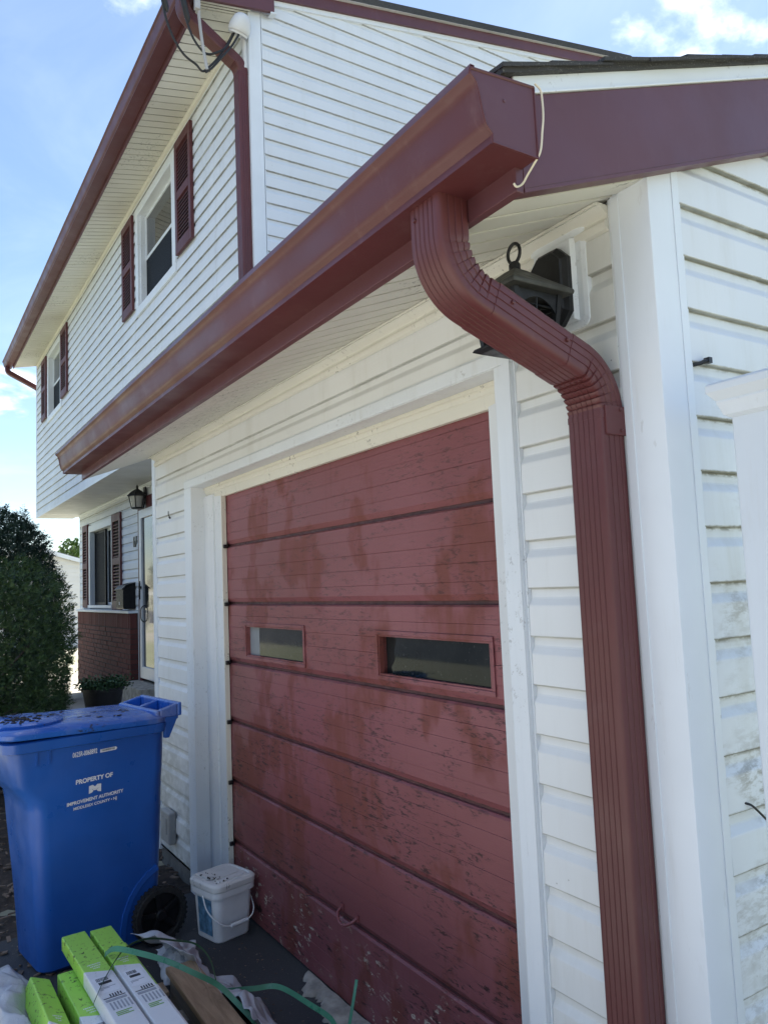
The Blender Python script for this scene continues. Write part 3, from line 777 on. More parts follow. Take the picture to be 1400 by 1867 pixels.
def downspout(name, label, x, ytop, ztop, ywall, a_diag, zbot, rad=.085, wx=.103, wd=.079, det=True, strap=True, group='corrugated downspouts', lead=.045):
    d = thing(name, label, 'downspout', (x, ywall, zbot), group)
    pr = ds_profile(wx, wd)
    P, Cc, (ey, ez) = elbow_path(ytop, ztop, R(-90), a_diag, rad, 7, lead, .045)
    MB().loft(sweep_ds(P, pr, x, [1] * len(P), Cc)).build('elbow', 'downspout', d, smooth=32)
    # lower elbow worked out from the wall: bend back to vertical
    turn = abs(R(-90) - a_diag)
    dy = rad * (1 - math.cos(turn)); 
    # displacement of the lower bend
    P2, C2, (qy, qz) = elbow_path(0, 0, a_diag, R(-90), rad, 7, .045, .015)
    sy = ywall - qy
    t = (sy - ey) / math.cos(a_diag); sz = ez + t * math.sin(a_diag)
    P2 = [(a + sy, b + sz, c) for a, b, c in P2]; qy += sy; qz += sz
    MB().loft(sweep_ds(P2, pr, x, [1.015] * len(P2), C2)).build('elbow', 'downspout', d, smooth=32)
    if t > .001:
        ov = .022
        s0 = (ey - math.cos(a_diag) * ov, ez - math.sin(a_diag) * ov, a_diag); s1 = (sy + math.cos(a_diag) * ov, sz + math.sin(a_diag) * ov, a_diag)
        MB().loft(sweep_ds([s0, s1], pr, x, [1.028, .985], [None, None])).build('connector', 'downspout', d, smooth=32)
    ps = [(qy, qz + .022, R(-90)), (qy, zbot, R(-90))]
    prp = ds_profile(wx, wd)
    k_ = [(qy, qz + .022, R(-90))] + [(qy, qz + .022 + (zbot - qz - .022) * i / 14, R(-90)) for i in range(1, 15)]
    MB().loft(sweep_ds(k_, prp, x, [.99, 1.0] + [1.0] * 13, [None] * 15)).build('pipe', 'downspout', d, smooth=32)
    if strap:
        MB().box(x + wx / 2 - .002, x + wx / 2 + .005, qy - wd / 2 + .012, ywall + .045, qz - .040, qz + .026).box(x + wx / 2, x + wx / 2 + .018, ywall + .034, ywall + .0375, qz - .040, qz + .026).build('strap', 'downspout', d, bevel=.002)
        for zz in (-.030, .017):
            MB().lathe([(.0045, 0), (.0045, .002), (.002, .0034)], 0, 0, 8, lambda a, b, c: (x + wx / 2 + .005 + c, qy + .02 + a, qz + zz + b)).build('screw', 'screw', d, smooth=40)
    if det:
        def scr(p, nrm):
            nrm = Vector(nrm).normalized(); u_ = nrm.orthogonal().normalized(); v_ = nrm.cross(u_); p = Vector(p)
            MB().lathe([(.0050, 0), (.0050, .0016), (.0040, .0040), (.0015, .0048)], 0, 0, 8, lambda a, b, c: p + u_ * a + v_ * b + nrm * c).build('screw', 'screw', d, smooth=40)
        scr((x - wx / 2 + .022, ytop - wd / 2, ztop - .028), (0, -1, 0))
        ca, sa = math.cos(a_diag), math.sin(a_diag)
        for q in (.018, t - .016):
            scr((x + wx / 2 * 1.02, ey + ca * q - sa * .012, ez + sa * q + ca * .012), (1, 0, 0))
    return d, (qy, qz)
downspout('downspout', 'corrugated maroon downspout curving back from the garage gutter to the right of the door', -.145, -.474, 2.362, -.052, R(-21), -.1, rad=.12, lead=.075)
downspout('downspout', 'maroon downspout at the upper storey corner beside the dangling cables', -3.96, .272, 5.820, .702, R(-32), 3.0, rad=.11, strap=False, det=False)
downspout('downspout', 'short maroon downspout elbow at the far end of the upper eave', -14.12, .272, 5.820, .80, R(-27), 3.1, strap=False, det=False)

# ================================================================== HOUSE
XU, YU, XF = -3.90, .755, -13.985
US = .20; uz = lambda y: 5.857 + US * (y - YU)         # upper soffit / roof slope
hou = thing('house', 'two storey white vinyl sided house with maroon eaves and an overhanging upper floor', 'house', (-8.9, 1.4, 0))
YL = 1.36
MB().box(XF + .02, XU - .01, YU + .13, 9.2, 3.05, 5.85).build('wall_core', 'trim', hou)
MB().box(XF + .02, XU - .01, YU + .002, YU + .13, 3.05, 4.53).box(XF + .02, -12.70, YU + .002, YU + .13, 4.53, 5.85).box(-11.46, -6.92, YU + .002, YU + .13, 4.53, 5.85).box(-5.83, XU - .01, YU + .002, YU + .13, 4.53, 5.85).box(-12.70, -11.46, YU + .002, YU + .13, 5.69, 5.85).box(-6.92, -5.83, YU + .002, YU + .13, 5.69, 5.85).build('wall_core', 'trim', hou)
m = MB(); m.add([(XU - .01, YU, 5.85), (XU - .01, 9.2, 5.85), (XU - .01, 5.0, uz(5.0) + .1), (XU - .2, YU, 5.85), (XU - .2, 9.2, 5.85), (XU - .2, 5.0, uz(5.0) + .1)], [(0, 1, 2), (3, 5, 4), (0, 2, 5, 3), (1, 4, 5, 2)]).build('wall_core', 'trim', hou)
WINS = [(-7.04, -5.66, 4.53, 5.72), (-12.72, -11.44, 4.53, 5.72)]
siding(hou, (0, YU, 0), FX, FN, XF + .05, XU - .07, 3.045, 5.80, 'siding_up', holes=[(a + .02, b - .02, c, d) for a, b, c, d in WINS], seam=3.66, seamoff=.8)
# end wall
for zb in courses(3.0, 7.0):
    y0f = lambda z: max(YU + .088, YU + (z - 5.857 - .125) / US)
    if y0f(zb) > 4.6: break
    plank(hou, (XU, 0, 0), (0, 1, 0), (1, 0, 0), zb, y0f, lambda z: min(9.2, 5.0 + max(.1, (6.8 - z) / US)), 'siding_end')
corner_post(XU + .016, YU - .016, 3.04, uz(YU) + .085, 1, 1, .098, hou)
corner_post(XF - .012, YU - .016, 3.03, uz(YU) - .01, -1, 1, .06, hou)
MB().box(XU, XU + .0135, YU + .089, YU + .095, 3.05, 5.95).build('channel', 'trim', hou)
# frieze, starter trim and overhang
ufz = [(0, 5.775), (.012, 5.775), (.018, 5.785), (.018, 5.80), (.013, 5.806), (.014, 5.825), (.024, 5.832), (.028, 5.848), (0, 5.848)]
MB().loft([[(x, YU - a, z) for a, z in ufz] for x in (XF + .05, XU - .085)]).build('frieze_moulding', 'cream', hou, smooth=30)
MB().box(XF - .01, XU - .004, YU - .017, YL, 3.028, 3.043).build('overhang_soffit', 'soffit_gray', hou)
MB().box(XF - .012, XU - .004, YU - .019, YU - .0172, 3.024, 3.052).build('starter_trim', 'trim', hou)
for k in range(1, 34):
    xx = XF + .305 * k
    MB().box(xx - .002, xx + .002, YU, YL - .03, 3.0262, 3.0279).build('soffit_seam', 'soffit_gray', hou)
# upper soffit, fascia, rake, roof
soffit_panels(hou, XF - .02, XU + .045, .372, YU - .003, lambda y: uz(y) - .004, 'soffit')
MB().box(XF - .06, XU + .07, .3535, .371, 5.772, 5.955).build('fascia', 'fascia', hou, bevel=.002)
m = MB(); m.loft([[(x, y, uz(y) + d) for y, d in ((.3715, -.008), (.3715, .21), (.93, .21), (.93, -.008))] for x in (XU + .046, XU + .071)]); m.build('eave_return', 'fascia', hou, bevel=.002)
m = MB(); m.loft([[(x, y, uz(y) + d) for y, d in ((.90, -.022), (.90, -.010), (.945, -.010), (.945, -.022))] for x in (XU + .014, XU + .073)]); m.build('return_cap', 'trim', hou)
def urake(x0, x1, ya, yb, lo, hi, name, mat):
    MB().loft([[(x, y, uz(y) + d) for y, d in ((ya, lo), (ya, hi), (yb, hi), (yb, lo))] for x in (x0, x1)]).build(name, mat, hou)
urake(XU + .016, XU + .050, .931, 5.0, .118, .209, 'rake_fascia', 'fascia')
urake(XU + .004, XU + .030, .932, 5.0, .080, .1175, 'rake_trim', 'trim')
for k in range(2):
    urake(XU + .012, XU + .078, (.36, 2.9)[k], (2.898, 5.0)[k], .2105, .262, 'drip_edge', 'drip')
m = MB(); m.loft([[(x, y, z) for y, z in ((.30, uz(.30) + .212), (5.0, uz(5.0) + .212), (9.7, uz(.30) + .212), (9.7, uz(.30) + .272), (5.0, uz(5.0) + .272), (.30, uz(.30) + .272))] for x in (XF - .05, XU + .0785)]); m.build('roof', 'shingle', hou)
# shutters, with louvres
def shutter_local():
    s = MB(); Wd, Ht, t = .40, 1.07, .03
    s.box(0, .055, -t, 0, 0, Ht).box(Wd - .055, Wd, -t, 0, 0, Ht).box(.055, Wd - .055, -t, 0, 0, .10).box(.055, Wd - .055, -t, 0, Ht - .085, Ht).box(.055, Wd - .055, -t, 0, .50, .575)
    return s
SH = None
def shutter(parent, x, y, z, sc_=1.0, hz=1.0):
    global SH
    first = SH is None
    if first:
        fr = shutter_local(); me = fr.build('shutter', 'shutter', None, bevel=.003)
        l = MB()
        l.add([(.055, -.006, 0), (.345, -.006, 0), (.345, -.024, -.012), (.055, -.024, -.012), (.055, -.004, -.006), (.345, -.004, -.006), (.345, -.023, -.019), (.055, -.023, -.019)], [(0, 1, 2, 3), (7, 6, 5, 4), (3, 2, 6, 7), (0, 3, 7, 4), (1, 5, 6, 2), (0, 4, 5, 1)])
        lo = l.build('louvre', 'shutter')
        SH = (me, lo, [.125 + i * .0355 for i in range(11)] + [.602 + i * .0355 for i in range(11)])
        s = me; L0 = lo
    else:
        s = SH[0].copy(); COL.objects.link(s); L0 = None
    s.location = (x, y, z); s.scale = (sc_, 1, hz); s.parent = parent; s.matrix_parent_inverse = parent.matrix_basis.inverted()
    s['label'] = 'maroon louvred shutter'
    for i, zz in enumerate(SH[2]):
        c = L0 if (L0 and i == 0) else SH[1].copy()
        if c is not L0: COL.objects.link(c)
        c.parent = s; c.matrix_parent_inverse = Matrix(); c.location = (0, 0, zz)
    MB().box(.05, .35, -.002, -.0005, .09, 1.0).build('shutter_back', 'hole', s)
shutter(hou, -7.57, YU - .015, 4.645, 1.10)
shutter(hou, -5.60, YU - .015, 4.645, 1.10)
shutter(hou, -13.27, YU - .015, 4.645, 1.15)
shutter(hou, -11.42, YU - .015, 4.645, 1.25)
# upper windows: trim, reveal, two sashes
def upwin(x0, x1, z0, z1):
    w = MB(); f = .10; d = .028
    w.box(x0, x1, YU - d, YU - .001, z1 - .09, z1).box(x0, x1, YU - d, YU - .001, z0, z0 + .085).box(x0, x0 + f, YU - d, YU - .001, z0 + .0852, z1 - .0902).box(x1 - f, x1, YU - d, YU - .001, z0 + .0852, z1 - .0902)
    win = w.build('window', 'trim', hou, bevel=.004)
    a0, a1, b0, b1 = x0 + f, x1 - f, z0 + .085, z1 - .09
    MB().box(a0 - .006, a0 + .003, YU - .026, YU + .115, b0, b1).box(a1 - .003, a1 + .006, YU - .026, YU + .115, b0, b1).box(a0 + .0032, a1 - .0032, YU - .026, YU + .115, b1 - .003, b1 + .006).box(a0 + .0032, a1 - .0032, YU - .026, YU + .115, b0 - .006, b0 + .003).build('reveal', 'trim', win)
    mid = (b0 + b1) / 2 + .01; s = .035
    def sash(za, zb_, y, name):
        m = MB(); m.box(a0, a1, y, y + .03, zb_ - s, zb_).box(a0, a1, y, y + .03, za, za + s).box(a0, a0 + s, y, y + .03, za + s + .0002, zb_ - s - .0002).box(a1 - s, a1, y, y + .03, za + s + .0002, zb_ - s - .0002)
        m.build(name, 'trim', win, bevel=.003)
    sash(mid, b1, YU + .055, 'sash'); sash(b0, mid + .03, YU + .088, 'sash')
    MB().box(a0 + s, a1 - s, YU + .068, YU + .072, mid + s, b1 - s).build('pane', 'glass', win)
    MB().box(a0 + s, a1 - s, YU + .100, YU + .104, b0 + s, mid).build('pane', 'glass', win)
    MB().box(a0 + .01, a1 - .01, YU + .060, YU + .0625, b0, mid).build('screen', 'screen', win)
for q in WINS: upwin(*q)
# ---- recessed ground floor front
MB().box(-13.30, -12.48, YL + .002, YL + .14, .3, 3.03).box(-12.48, -10.82, YL + .002, YL + .14, 2.76, 3.03).box(-12.48, -10.82, YL + .002, YL + .14, .3, 1.38).box(-10.82, -9.36, YL + .002, YL + .14, .3, 3.03).box(-9.36, -8.40, YL + .002, YL + .14, 2.86, 3.03).box(-8.40, -3.88, YL + .002, YL + .14, .3, 3.03).build('wall_core', 'trim', hou)
MB().box(-13.30, -3.88, YL + 2.2, YL + 2.3, .0, 3.03).box(-13.30, -13.2, YL + .14, YL + 2.2, 0, 3.03).build('inner_wall', 'hole', hou)
siding(hou, (0, YL, 0), FX, FN, -13.26, -9.40, 1.375, 2.99, 'siding_low', holes=[(-12.44, -10.85, 1.375, 2.74)], seam=3.66, seamoff=2.2)
siding(hou, (0, YL, 0), FX, FN, -8.36, -3.9, .4, 2.99, 'siding_low')
corner_post(-13.30, YL - .014, 1.37, 3.02, -1, 1, .05, hou)
lf = [(0, 2.965), (.014, 2.965), (.02, 2.975), (.02, 2.99), (.03, 3.0), (.03, 3.024), (0, 3.024)]
MB().loft([[(x, YL - a, z) for a, z in lf] for x in (-13.29, -3.9)]).build('frieze_moulding', 'trim', hou, smooth=30)
# window with slider sashes
w = MB(); x0, x1, z0, z1 = -12.48, -10.82, 1.395, 2.755
w.box(x0, x1, YL - .03, YL - .001, z1 - .10, z1).box(x0, x1, YL - .05, YL - .001, z0, z0 + .045).box(x0, x0 + .09, YL - .03, YL - .001, z0 + .0452, z1 - .1002).box(x1 - .07, x1, YL - .03, YL - .001, z0 + .0452, z1 - .1002)
win = w.build('window', 'trim', hou, bevel=.004)
MB().box(x0 + .084, x0 + .093, YL - .028, YL + .11, z0 + .045, z1 - .1).box(x1 - .073, x1 - .064, YL - .028, YL + .11, z0 + .045, z1 - .1).box(x0 + .0935, x1 - .0735, YL - .028, YL + .11, z1 - .106, z1 - .097).build('reveal', 'trim', win)
xm = -11.62
for (a, b, y, mat, mt) in ((x0 + .09, xm, YL + .05, 'screen', 'black'), (xm - .03, x1 - .07, YL + .085, 'glass', 'trim')):
    m = MB(); m.box(a, b, y, y + .025, z0 + .045, z0 + .085).box(a, b, y, y + .025, z1 - .145, z1 - .105).box(a, a + .035, y, y + .025, z0 + .0852, z1 - .1452).box(b - .035, b, y, y + .025, z0 + .0852, z1 - .1452)
    m.build('sash', mt if a < -12 else 'trim', win)
    MB().box(a + .035, b - .035, y + .01, y + .014, z0 + .085, z1 - .145).build('pane', mat, win)
shutter(hou, -12.91, YL - .015, 1.395, .95, 1.305)
shutter(hou, -10.80, YL - .015, 1.375, 1.30, 1.315)
# brick wainscot with soldier course, sill, and end pier
BX0, BX1, BY = -13.02, -9.52, 1.255
bw = MB().box(BX0 + .004, BX1 - .006, BY + .006, YL + .10, .12, 1.335).build('brick_wainscot', 'mortar', hou)
rbk = random.Random(2)
def brick_mesh(L, H, D):
    m = MB().box(0, L, 0, D, 0, H); return m.build('brick', 'brick', None, bevel=.004, seg=1)
proto = {}
def place_brick(L, H, D, loc, rz=0):
    key = (round(L, 3), H, D)
    if key not in proto: b = brick_mesh(L, H, D); proto[key] = b
    else: b = proto[key].copy(); COL.objects.link(b)
    b.location = loc; b.rotation_euler = (0, rbk.uniform(-.004, .004), rz); b.parent = bw; b.matrix_parent_inverse = Matrix()
cnt = 0; zc_ = 1.335 - .205
x = BX1 - .060
while x > BX0:                                             # soldier course
    place_brick(.057, .20, .09, (x, BY + rbk.uniform(-.003, .003), zc_ + .002)); x -= .067; cnt += 1
row = 0; z = zc_ - .067
rest = MB()
while z > .12:
    xb = BX1 - .200 - (.105 if row % 2 else 0)
    if row % 2: 
        if cnt < 290: place_brick(.095, .057, .09, (BX1 - .0955, BY, z)); cnt += 1
    while xb > BX0 - .1:
        a = max(xb, BX0); L = xb + .195 - a
        if L > .05:
            if cnt < 290 and xb > -12.4: place_brick(L, .057, .09, (a, BY + rbk.uniform(-.003, .003), z)); cnt += 1
            else: rest.box(a, a + L, BY + rbk.uniform(-.003, .003), BY + .09, z, z + .057)
        xb -= .205
    # pier end face
    rest.box(BX1 - .004, BX1 + .002, BY + .003, BY + .10, z, z + .057)
    z -= .067; row += 1
rest.build('brick_field', 'brick', bw)['kind'] = 'stuff'
MB().box(BX0 - .02, BX1 + .012, BY - .025, YL + .02, 1.336, 1.372).build('window_ledge', 'trim', hou, bevel=.004)
# storm door, frame and entry door
MB().box(-9.40, -9.30, YL - .02, YL + .12, .42, 2.86).box(-8.46, -8.36, YL - .02, YL + .12, .42, 2.86).box(-9.30, -8.46, YL - .02, YL + .12, 2.70, 2.86).build('door_frame', 'shutter', hou, bevel=.003)
sd = MB(); a, b, c, d = -9.298, -8.462, .50, 2.695
sd.box(a, a + .10, YL - .035, YL + .01, c, d).box(b - .10, b, YL - .035, YL + .01, c, d).box(a + .1, b - .1, YL - .035, YL + .01, d - .11, d).box(a + .1, b - .1, YL - .035, YL + .01, c, c + .15)
sdo = sd.build('storm_door', 'door_white', hou, bevel=.004)
MB().box(a + .1, b - .1, YL - .010, YL - .006, c + .15, d - .11).build('pane', 'glass', sdo)
MB().tube(bez([(a + .13, YL - .012, 1.22), (a + .13, YL - .05, 1.26), (a + .13, YL - .055, 1.33), (a + .13, YL - .05, 1.40), (a + .13, YL - .012, 1.44)], 5), .007, 6).build('door_handle', 'black_hw', sdo)
MB().box(a + .02, a + .11, YL - .05, YL - .036, 1.66, 1.69).box(a + .02, a + .05, YL - .05, YL - .036, 1.52, 1.76).build('latch', 'black_hw', sdo)
MB().box(-9.30, -8.46, YL + .02, YL + .06, .50, 2.695).build('entry_door', 'entry', hou)
MB().box(-9.44, -8.32, YL - .30, YL + .1, .28, .46).build('threshold_step', 'concrete', hou, bevel=.01)
struct(MB().box(-10.4, -4.2, -.05 + .25, YL - .02, -.2, .19).build('porch_slab', 'pave', None, bevel=.01))

# ================================================================== small things on the walls
# text helper
def text_mesh(s, size, mat, parent, fn, name='lettering', align='CENTER', wide=1.0, depth=.0004, bold=0.0):
    cu = bpy.data.curves.new('t', 'FONT'); cu.body = s; cu.size = size; cu.align_x = align; cu.extrude = depth; cu.offset = bold
    to = bpy.data.objects.new('t', cu); COL.objects.link(to)
    dg = bpy.context.evaluated_depsgraph_get(); me = bpy.data.meshes.new_from_object(to.evaluated_get(dg))
    bpy.data.objects.remove(to); bpy.data.curves.remove(cu)
    for v in me.vertices: v.co = Vector(fn(v.co.x * wide, v.co.y, v.co.z))
    me.materials.clear(); me.materials.append(M[mat]); me.name = name
    o = bpy.data.objects.new(name, me); COL.objects.link(o)
    if parent: setparent(o, parent)
    return o
hn = text_mesh('17', .19, 'black_hw', None, lambda a, b, c: (-9.545 + a, YL - .022 - c * 20, 2.235 + b), 'house_number', bold=.006)
tag(hn, 'black house number on the white siding beside the front door', 'house number')
# mailbox
mb = thing('mailbox', 'black metal mailbox on the wall between shutter and front door', 'mailbox', (-9.75, YL, 1.4))
pr = [(0, 0), (.15, .0), (.165, .02), (.165, .26), (.12, .31), (0, .345)]
MB().loft([[(x, YL - .016 - a, 1.395 + b) for a, b in pr] for x in (-9.96, -9.56)]).build('box', 'black', mb, bevel=.006)
MB().loft([[(x, YL - .016 - a, 1.395 + b) for a, b in ((.0, .347), (.125, .313), (.180, .262), (.184, .270), (.128, .322), (0, .357))] for x in (-9.97, -9.55)]).build('lid', 'black', mb, bevel=.002)
MB().box(-9.79, -9.74, YL - .1825, YL - .1812, 1.455, 1.495).build('sticker', 'print', mb)
# wall lanterns -------------------------------------------------------
def lantern_near():
    t = thing('wall_lantern', 'black square wall lantern on a white block beside the garage downspout', 'lantern', (-.265, -.02, 2.30), 'black wall lanterns')
    cx, cy = -.262, -.163
    Rf = .100
    zr = 2.264
    # back plate: elongated octagon
    def octa(y, a, b, c): return [(cx + q * 1.0, y, 2.296 + r) for q, r in ((-a + c, -b), (a - c, -b), (a, -b + c), (a, b - c), (a - c, b), (-a + c, b), (-a, b - c), (-a, -b + c))]
    MB().loft([octa(-.038, .062, .098, .030), octa(-.052, .062, .098, .030), octa(-.060, .052, .088, .026), octa(-.066, .050, .086, .026)]).build('back_plate', 'black_metal', t)
    MB().tube([(cx, -.06, 2.29), (cx, -.10, 2.296), (cx, cy, 2.29)], .011, 8).build('arm', 'black_metal', t, smooth=50)
    sq = lambda h, z: [(cx - h, cy - h, z), (cx + h, cy - h, z), (cx + h, cy + h, z), (cx - h, cy + h, z)]
    MB().loft([sq(.094, zr - .010), sq(.096, zr - .002), sq(.094, zr + .002), sq(.052, zr + .034), sq(.020, zr + .060), sq(.010, zr + .066)]).build('roof', 'lamp_roof', t, bevel=.002)
    MB().lathe([(.014, zr + .060), (.014, zr + .078), (.010, zr + .084), (.0, zr + .086)], cx, cy, 14).build('finial', 'black_metal', t, smooth=50)
    ring = [(cx + .0, cy + 0, 0)]
    MB().tube([(cx + .021 * math.cos(a), cy, zr + .106 + .024 * math.sin(a)) for a in [2 * math.pi * k / 20 for k in range(21)]], .0042, 8).build('ring', 'black_metal', t, smooth=60)
    zb = zr - .126
    h0, h1 = .068, .058
    for sx in (-1, 1):
        for sy in (-1, 1):
            MB().loft([[(cx + sx * h1 + a, cy + sy * h1 + b, zb + .01) for a, b in ((-.006, -.006), (.006, -.006), (.006, .006), (-.006, .006))], [(cx + sx * h0 + a, cy + sy * h0 + b, zr - .010) for a, b in ((-.007, -.007), (.007, -.007), (.007, .007), (-.007, .007))]]).build('cage_post', 'black_metal', t)
    # arched wire bars on each side
    for s, ax in ((1, 'x'), (-1, 'x'), (-1, 'y'), (1, 'y')):
        m = MB()
        def q(u, z):
            hh = h1 + (h0 - h1) * (z - zb) / (zr - zb); return (cx + s * hh, cy + u, z) if ax == 'x' else (cx + u, cy + s * hh, z)
        m.tube([q(0, zb + .01), q(0, zr - .012)], .0024, 6)
        for zz in (zr - .042, zr - .070, zr - .098): m.tube([q(-.058, zz), q(.058, zz)], .0022, 6)
        m.build('wire_guard', 'black_metal', t, smooth=60)
        # arched head plate
        n = 10; top = [q(-.064 + .128 * i / n, zr - .011) for i in range(n + 1)]; bot = [q(-.064 + .128 * i / n, zr - .024 - .040 * (abs(i / n - .5) * 2) ** 2.2) for i in range(n + 1)]
        m = MB(); m.add(top + bot, [(i, i + 1, n + 2 + i, n + 1 + i) for i in range(n)]); ob = m.build('arch_plate', 'black_metal', t)
        sm = ob.modifiers.new('solid', 'SOLIDIFY'); sm.thickness = .004
    MB().lathe([(.0, zb + .02), (.036, zb + .022), (.040, zb + .05), (.040, zb + .075), (.032, zb + .098), (.016, zb + .108), (0, zb + .110)], cx, cy, 20).build('lamp_glass', 'bulb', t, smooth=60)
    MB().loft([sq(.066, zb - .006), sq(.080, zb + .000), sq(.076, zb + .006), sq(.055, zb + .016)]).build('base', 'black_metal', t, bevel=.002)
    # scalloped white mounting block behind it
    b = thing('mounting_block', 'white moulded mounting block behind the garage lantern', 'mounting block', (-.265, 0, 2.3))
    def blk(y, g, nt):
        a, bb = .092 + g, .128 + g; n_ = .016 + nt
        return [(cx - a + n_, y, 2.318 - bb), (cx + a - n_, y, 2.318 - bb), (cx + a - n_ * .35, y, 2.318 - bb + n_ * .35), (cx + a, y, 2.318 - bb + n_), (cx + a, y, 2.318 + bb - n_), (cx + a - n_ * .35, y, 2.318 + bb - n_ * .35), (cx + a - n_, y, 2.318 + bb), (cx - a + n_, y, 2.318 + bb), (cx - a + n_ * .35, y, 2.318 + bb - n_ * .35), (cx - a, y, 2.318 + bb - n_), (cx - a, y, 2.318 - bb + n_), (cx - a + n_ * .35, y, 2.318 - bb + n_ * .35)]
    MB().loft([blk(-.002, 0, 0), blk(-.018, 0, 0), blk(-.022, -.010, 0), blk(-.0225, -.012, 0)]).build('flange', 'trim', b, bevel=.0015)
    MB().loft([[(cx + q * (.066 - k * .004), -.0226 - k * .016, 2.310 + r * (.104 - k * .004)) for q, r in ((-1, -1), (1, -1), (1, 1), (-1, 1))] for k in (0, 1)]).build('block', 'trim', b, bevel=.002)
lantern_near()
def lantern_far():
    t = thing('wall_lantern', 'tapered black wall lantern hanging above the front door under the overhang', 'lantern', (-9.05, 1.3, 2.78), 'black wall lanterns')
    cx, cy, z0 = -9.02, 1.24, 2.70
    sq = lambda h, z, n=6: [(cx + .85 * h * math.cos(2 * math.pi * (k + .5) / n), cy + .85 * h * math.sin(2 * math.pi * (k + .5) / n), z) for k in range(n)]
    MB().loft([sq(.155, z0 + .155), sq(.150, z0 + .170), sq(.090, z0 + .215), sq(.035, z0 + .245), sq(.018, z0 + .255), sq(.018, z0 + .285), sq(.004, z0 + .31)]).build('roof', 'black_metal', t)
    MB().loft([sq(.085, z0 - .01), sq(.098, z0 + .0), sq(.095, z0 + .012)]).build('base', 'black_metal', t)
    for k in range(6):
        a = 2 * math.pi * (k + .5) / 6
        MB().tube([(cx + .078 * math.cos(a), cy + .078 * math.sin(a), z0 + .01), (cx + .110 * math.cos(a), cy + .110 * math.sin(a), z0 + .158)], .008, 6).build('cage_post', 'black_metal', t)
    MB().loft([sq(.080, z0 + .012, 12), sq(.112, z0 + .155, 12)]).build('lamp_glass', 'bulb', t, smooth=60)
    MB().tube([(cx, cy, z0 + .2), (cx, YL - .03, z0 + .2)], .012, 8).box(cx - .05, cx + .05, YL - .03, YL - .013, z0 + .06, z0 + .28).build('bracket', 'black_metal', t)
lantern_far()
# outlet cover by the cart
oc = thing('outlet_cover', 'gray weatherproof outlet cover low on the siding beside the blue cart', 'outlet cover', (-3.56, -.02, .23))
MB().box(-3.64, -3.48, -.060, -.013, .150, .330).build('box', 'outlet', oc, bevel=.012, seg=3)
MB().box(-3.60, -3.515, -.064, -.0602, .205, .295).build('flap', 'outlet', oc, bevel=.002)
# clip and wire stub on the side wall
MB_ = MB().tube(bez([(.012, .100, 2.055), (.024, .112, 2.058), (.03, .120, 2.062), (.03, .13, 2.062)], 4), .0045, 6).box(.022, .036, .126, .138, 2.058, 2.071)
tag(MB_.build('siding_clip', 'black_hw', smooth=40), 'small black plastic clip stuck in the side wall siding', 'clip')
tag(MB().tube(bez([(.010, .150, 1.092), (.022, .165, 1.086), (.03, .18, 1.070), (.032, .20, 1.052)], 5), .0026, 6).build('wire_stub', 'cable', smooth=60), 'short black wire poking from the dirty side siding', 'wire')
# leaf debris hooked under the siding, left of the door
tag(MB().tube(bez([(-3.530, -.018, 2.083), (-3.515, -.022, 2.06), (-3.50, -.020, 2.045)], 4), .0022, 5).tube([(-3.505, -.019, 2.046), (-3.49, -.02, 2.038)], .006, 5).build('twig', 'cable'), 'tiny dark twig caught on the siding left of the garage door', 'twig')
# ---- service head and cables at the upper corner
sh = thing('weatherhead', 'white weatherhead and conduit on the upper house corner', 'weatherhead', (-3.94, .66, 5.2))
cx, cy = -3.868, .660
MB().tube([(-3.925, .722, 5.42), (-3.925, .722, 5.62), (-3.90, .69, 5.68)], .020, 14).build('conduit', 'conduit', sh, smooth=60)
wa = Vector((.52, .14, .84)).normalized(); we = wa.orthogonal().normalized(); wf_ = wa.cross(we); w0_ = Vector((cx, cy + .0, 5.665))
T = lambda a, b, c: tuple(w0_ + we * a + wf_ * b + wa * c)
MB().lathe([(.074, -.02), (.080, -.014), (.080, .010), (.078, .03), (.072, .055), (.060, .085), (.040, .105), (.018, .113), (0, .115)], 0, 0, 22, T).build('hood', 'conduit', sh, smooth=50)
MB().lathe([(.070, -.035), (.072, -.0205), (.0, -.0202)], 0, 0, 22, T).build('hood_insert', 'conduit', sh, smooth=50)
def cable(name, label, pts, r, mat, group=None):
    o = MB().tube(bez(pts, 8), r, 7).build(name, mat, smooth=70); tag(o, label, 'cable', group); return o
hd = (cx, cy - .02, 5.63)
cg = 'service cables at the upper corner'
def rise(p0, n=6): return [(p0[0] + .05 * k, p0[1] - .16 * k, p0[2] + .14 * k) for k in range(1, n)]
pa = (cx + .045, cy - .60, 5.74)
cable('service_cable', 'black service cable looping lowest below the weatherhead', [(cx - .03, cy - .03, 5.66), (cx - .02, cy - .09, 5.53), (cx + .0, cy - .16, 5.40), (cx + .01, cy - .23, 5.30), (cx + .02, cy - .29, 5.235), (cx + .02, cy - .34, 5.27), (cx + .02, cy - .42, 5.31), (cx + .02, cy - .49, 5.40), (cx + .03, cy - .545, 5.52), (cx + .04, cy - .575, 5.64), pa] + rise(pa), .008, 'cable', cg)
pb = (cx + .05, cy - .455, 5.78)
cable('service_cable', 'black service cable in the middle crossing the downspout elbow', [(cx + .0, cy - .03, 5.65), (cx + .01, cy - .10, 5.50), (cx + .03, cy - .18, 5.41), (cx + .03, cy - .27, 5.37), (cx + .03, cy - .35, 5.44), (cx + .035, cy - .40, 5.55), (cx + .04, cy - .43, 5.66), pb] + rise(pb), .008, 'cable', cg)
cable('service_cable', 'black service cable nearest the white corner post', [(cx + .03, cy + .0, 5.64), (cx + .035, cy - .07, 5.50), (cx + .04, cy - .15, 5.38), (cx + .03, cy - .22, 5.28), (cx + .025, cy - .27, 5.23)], .008, 'cable', cg)
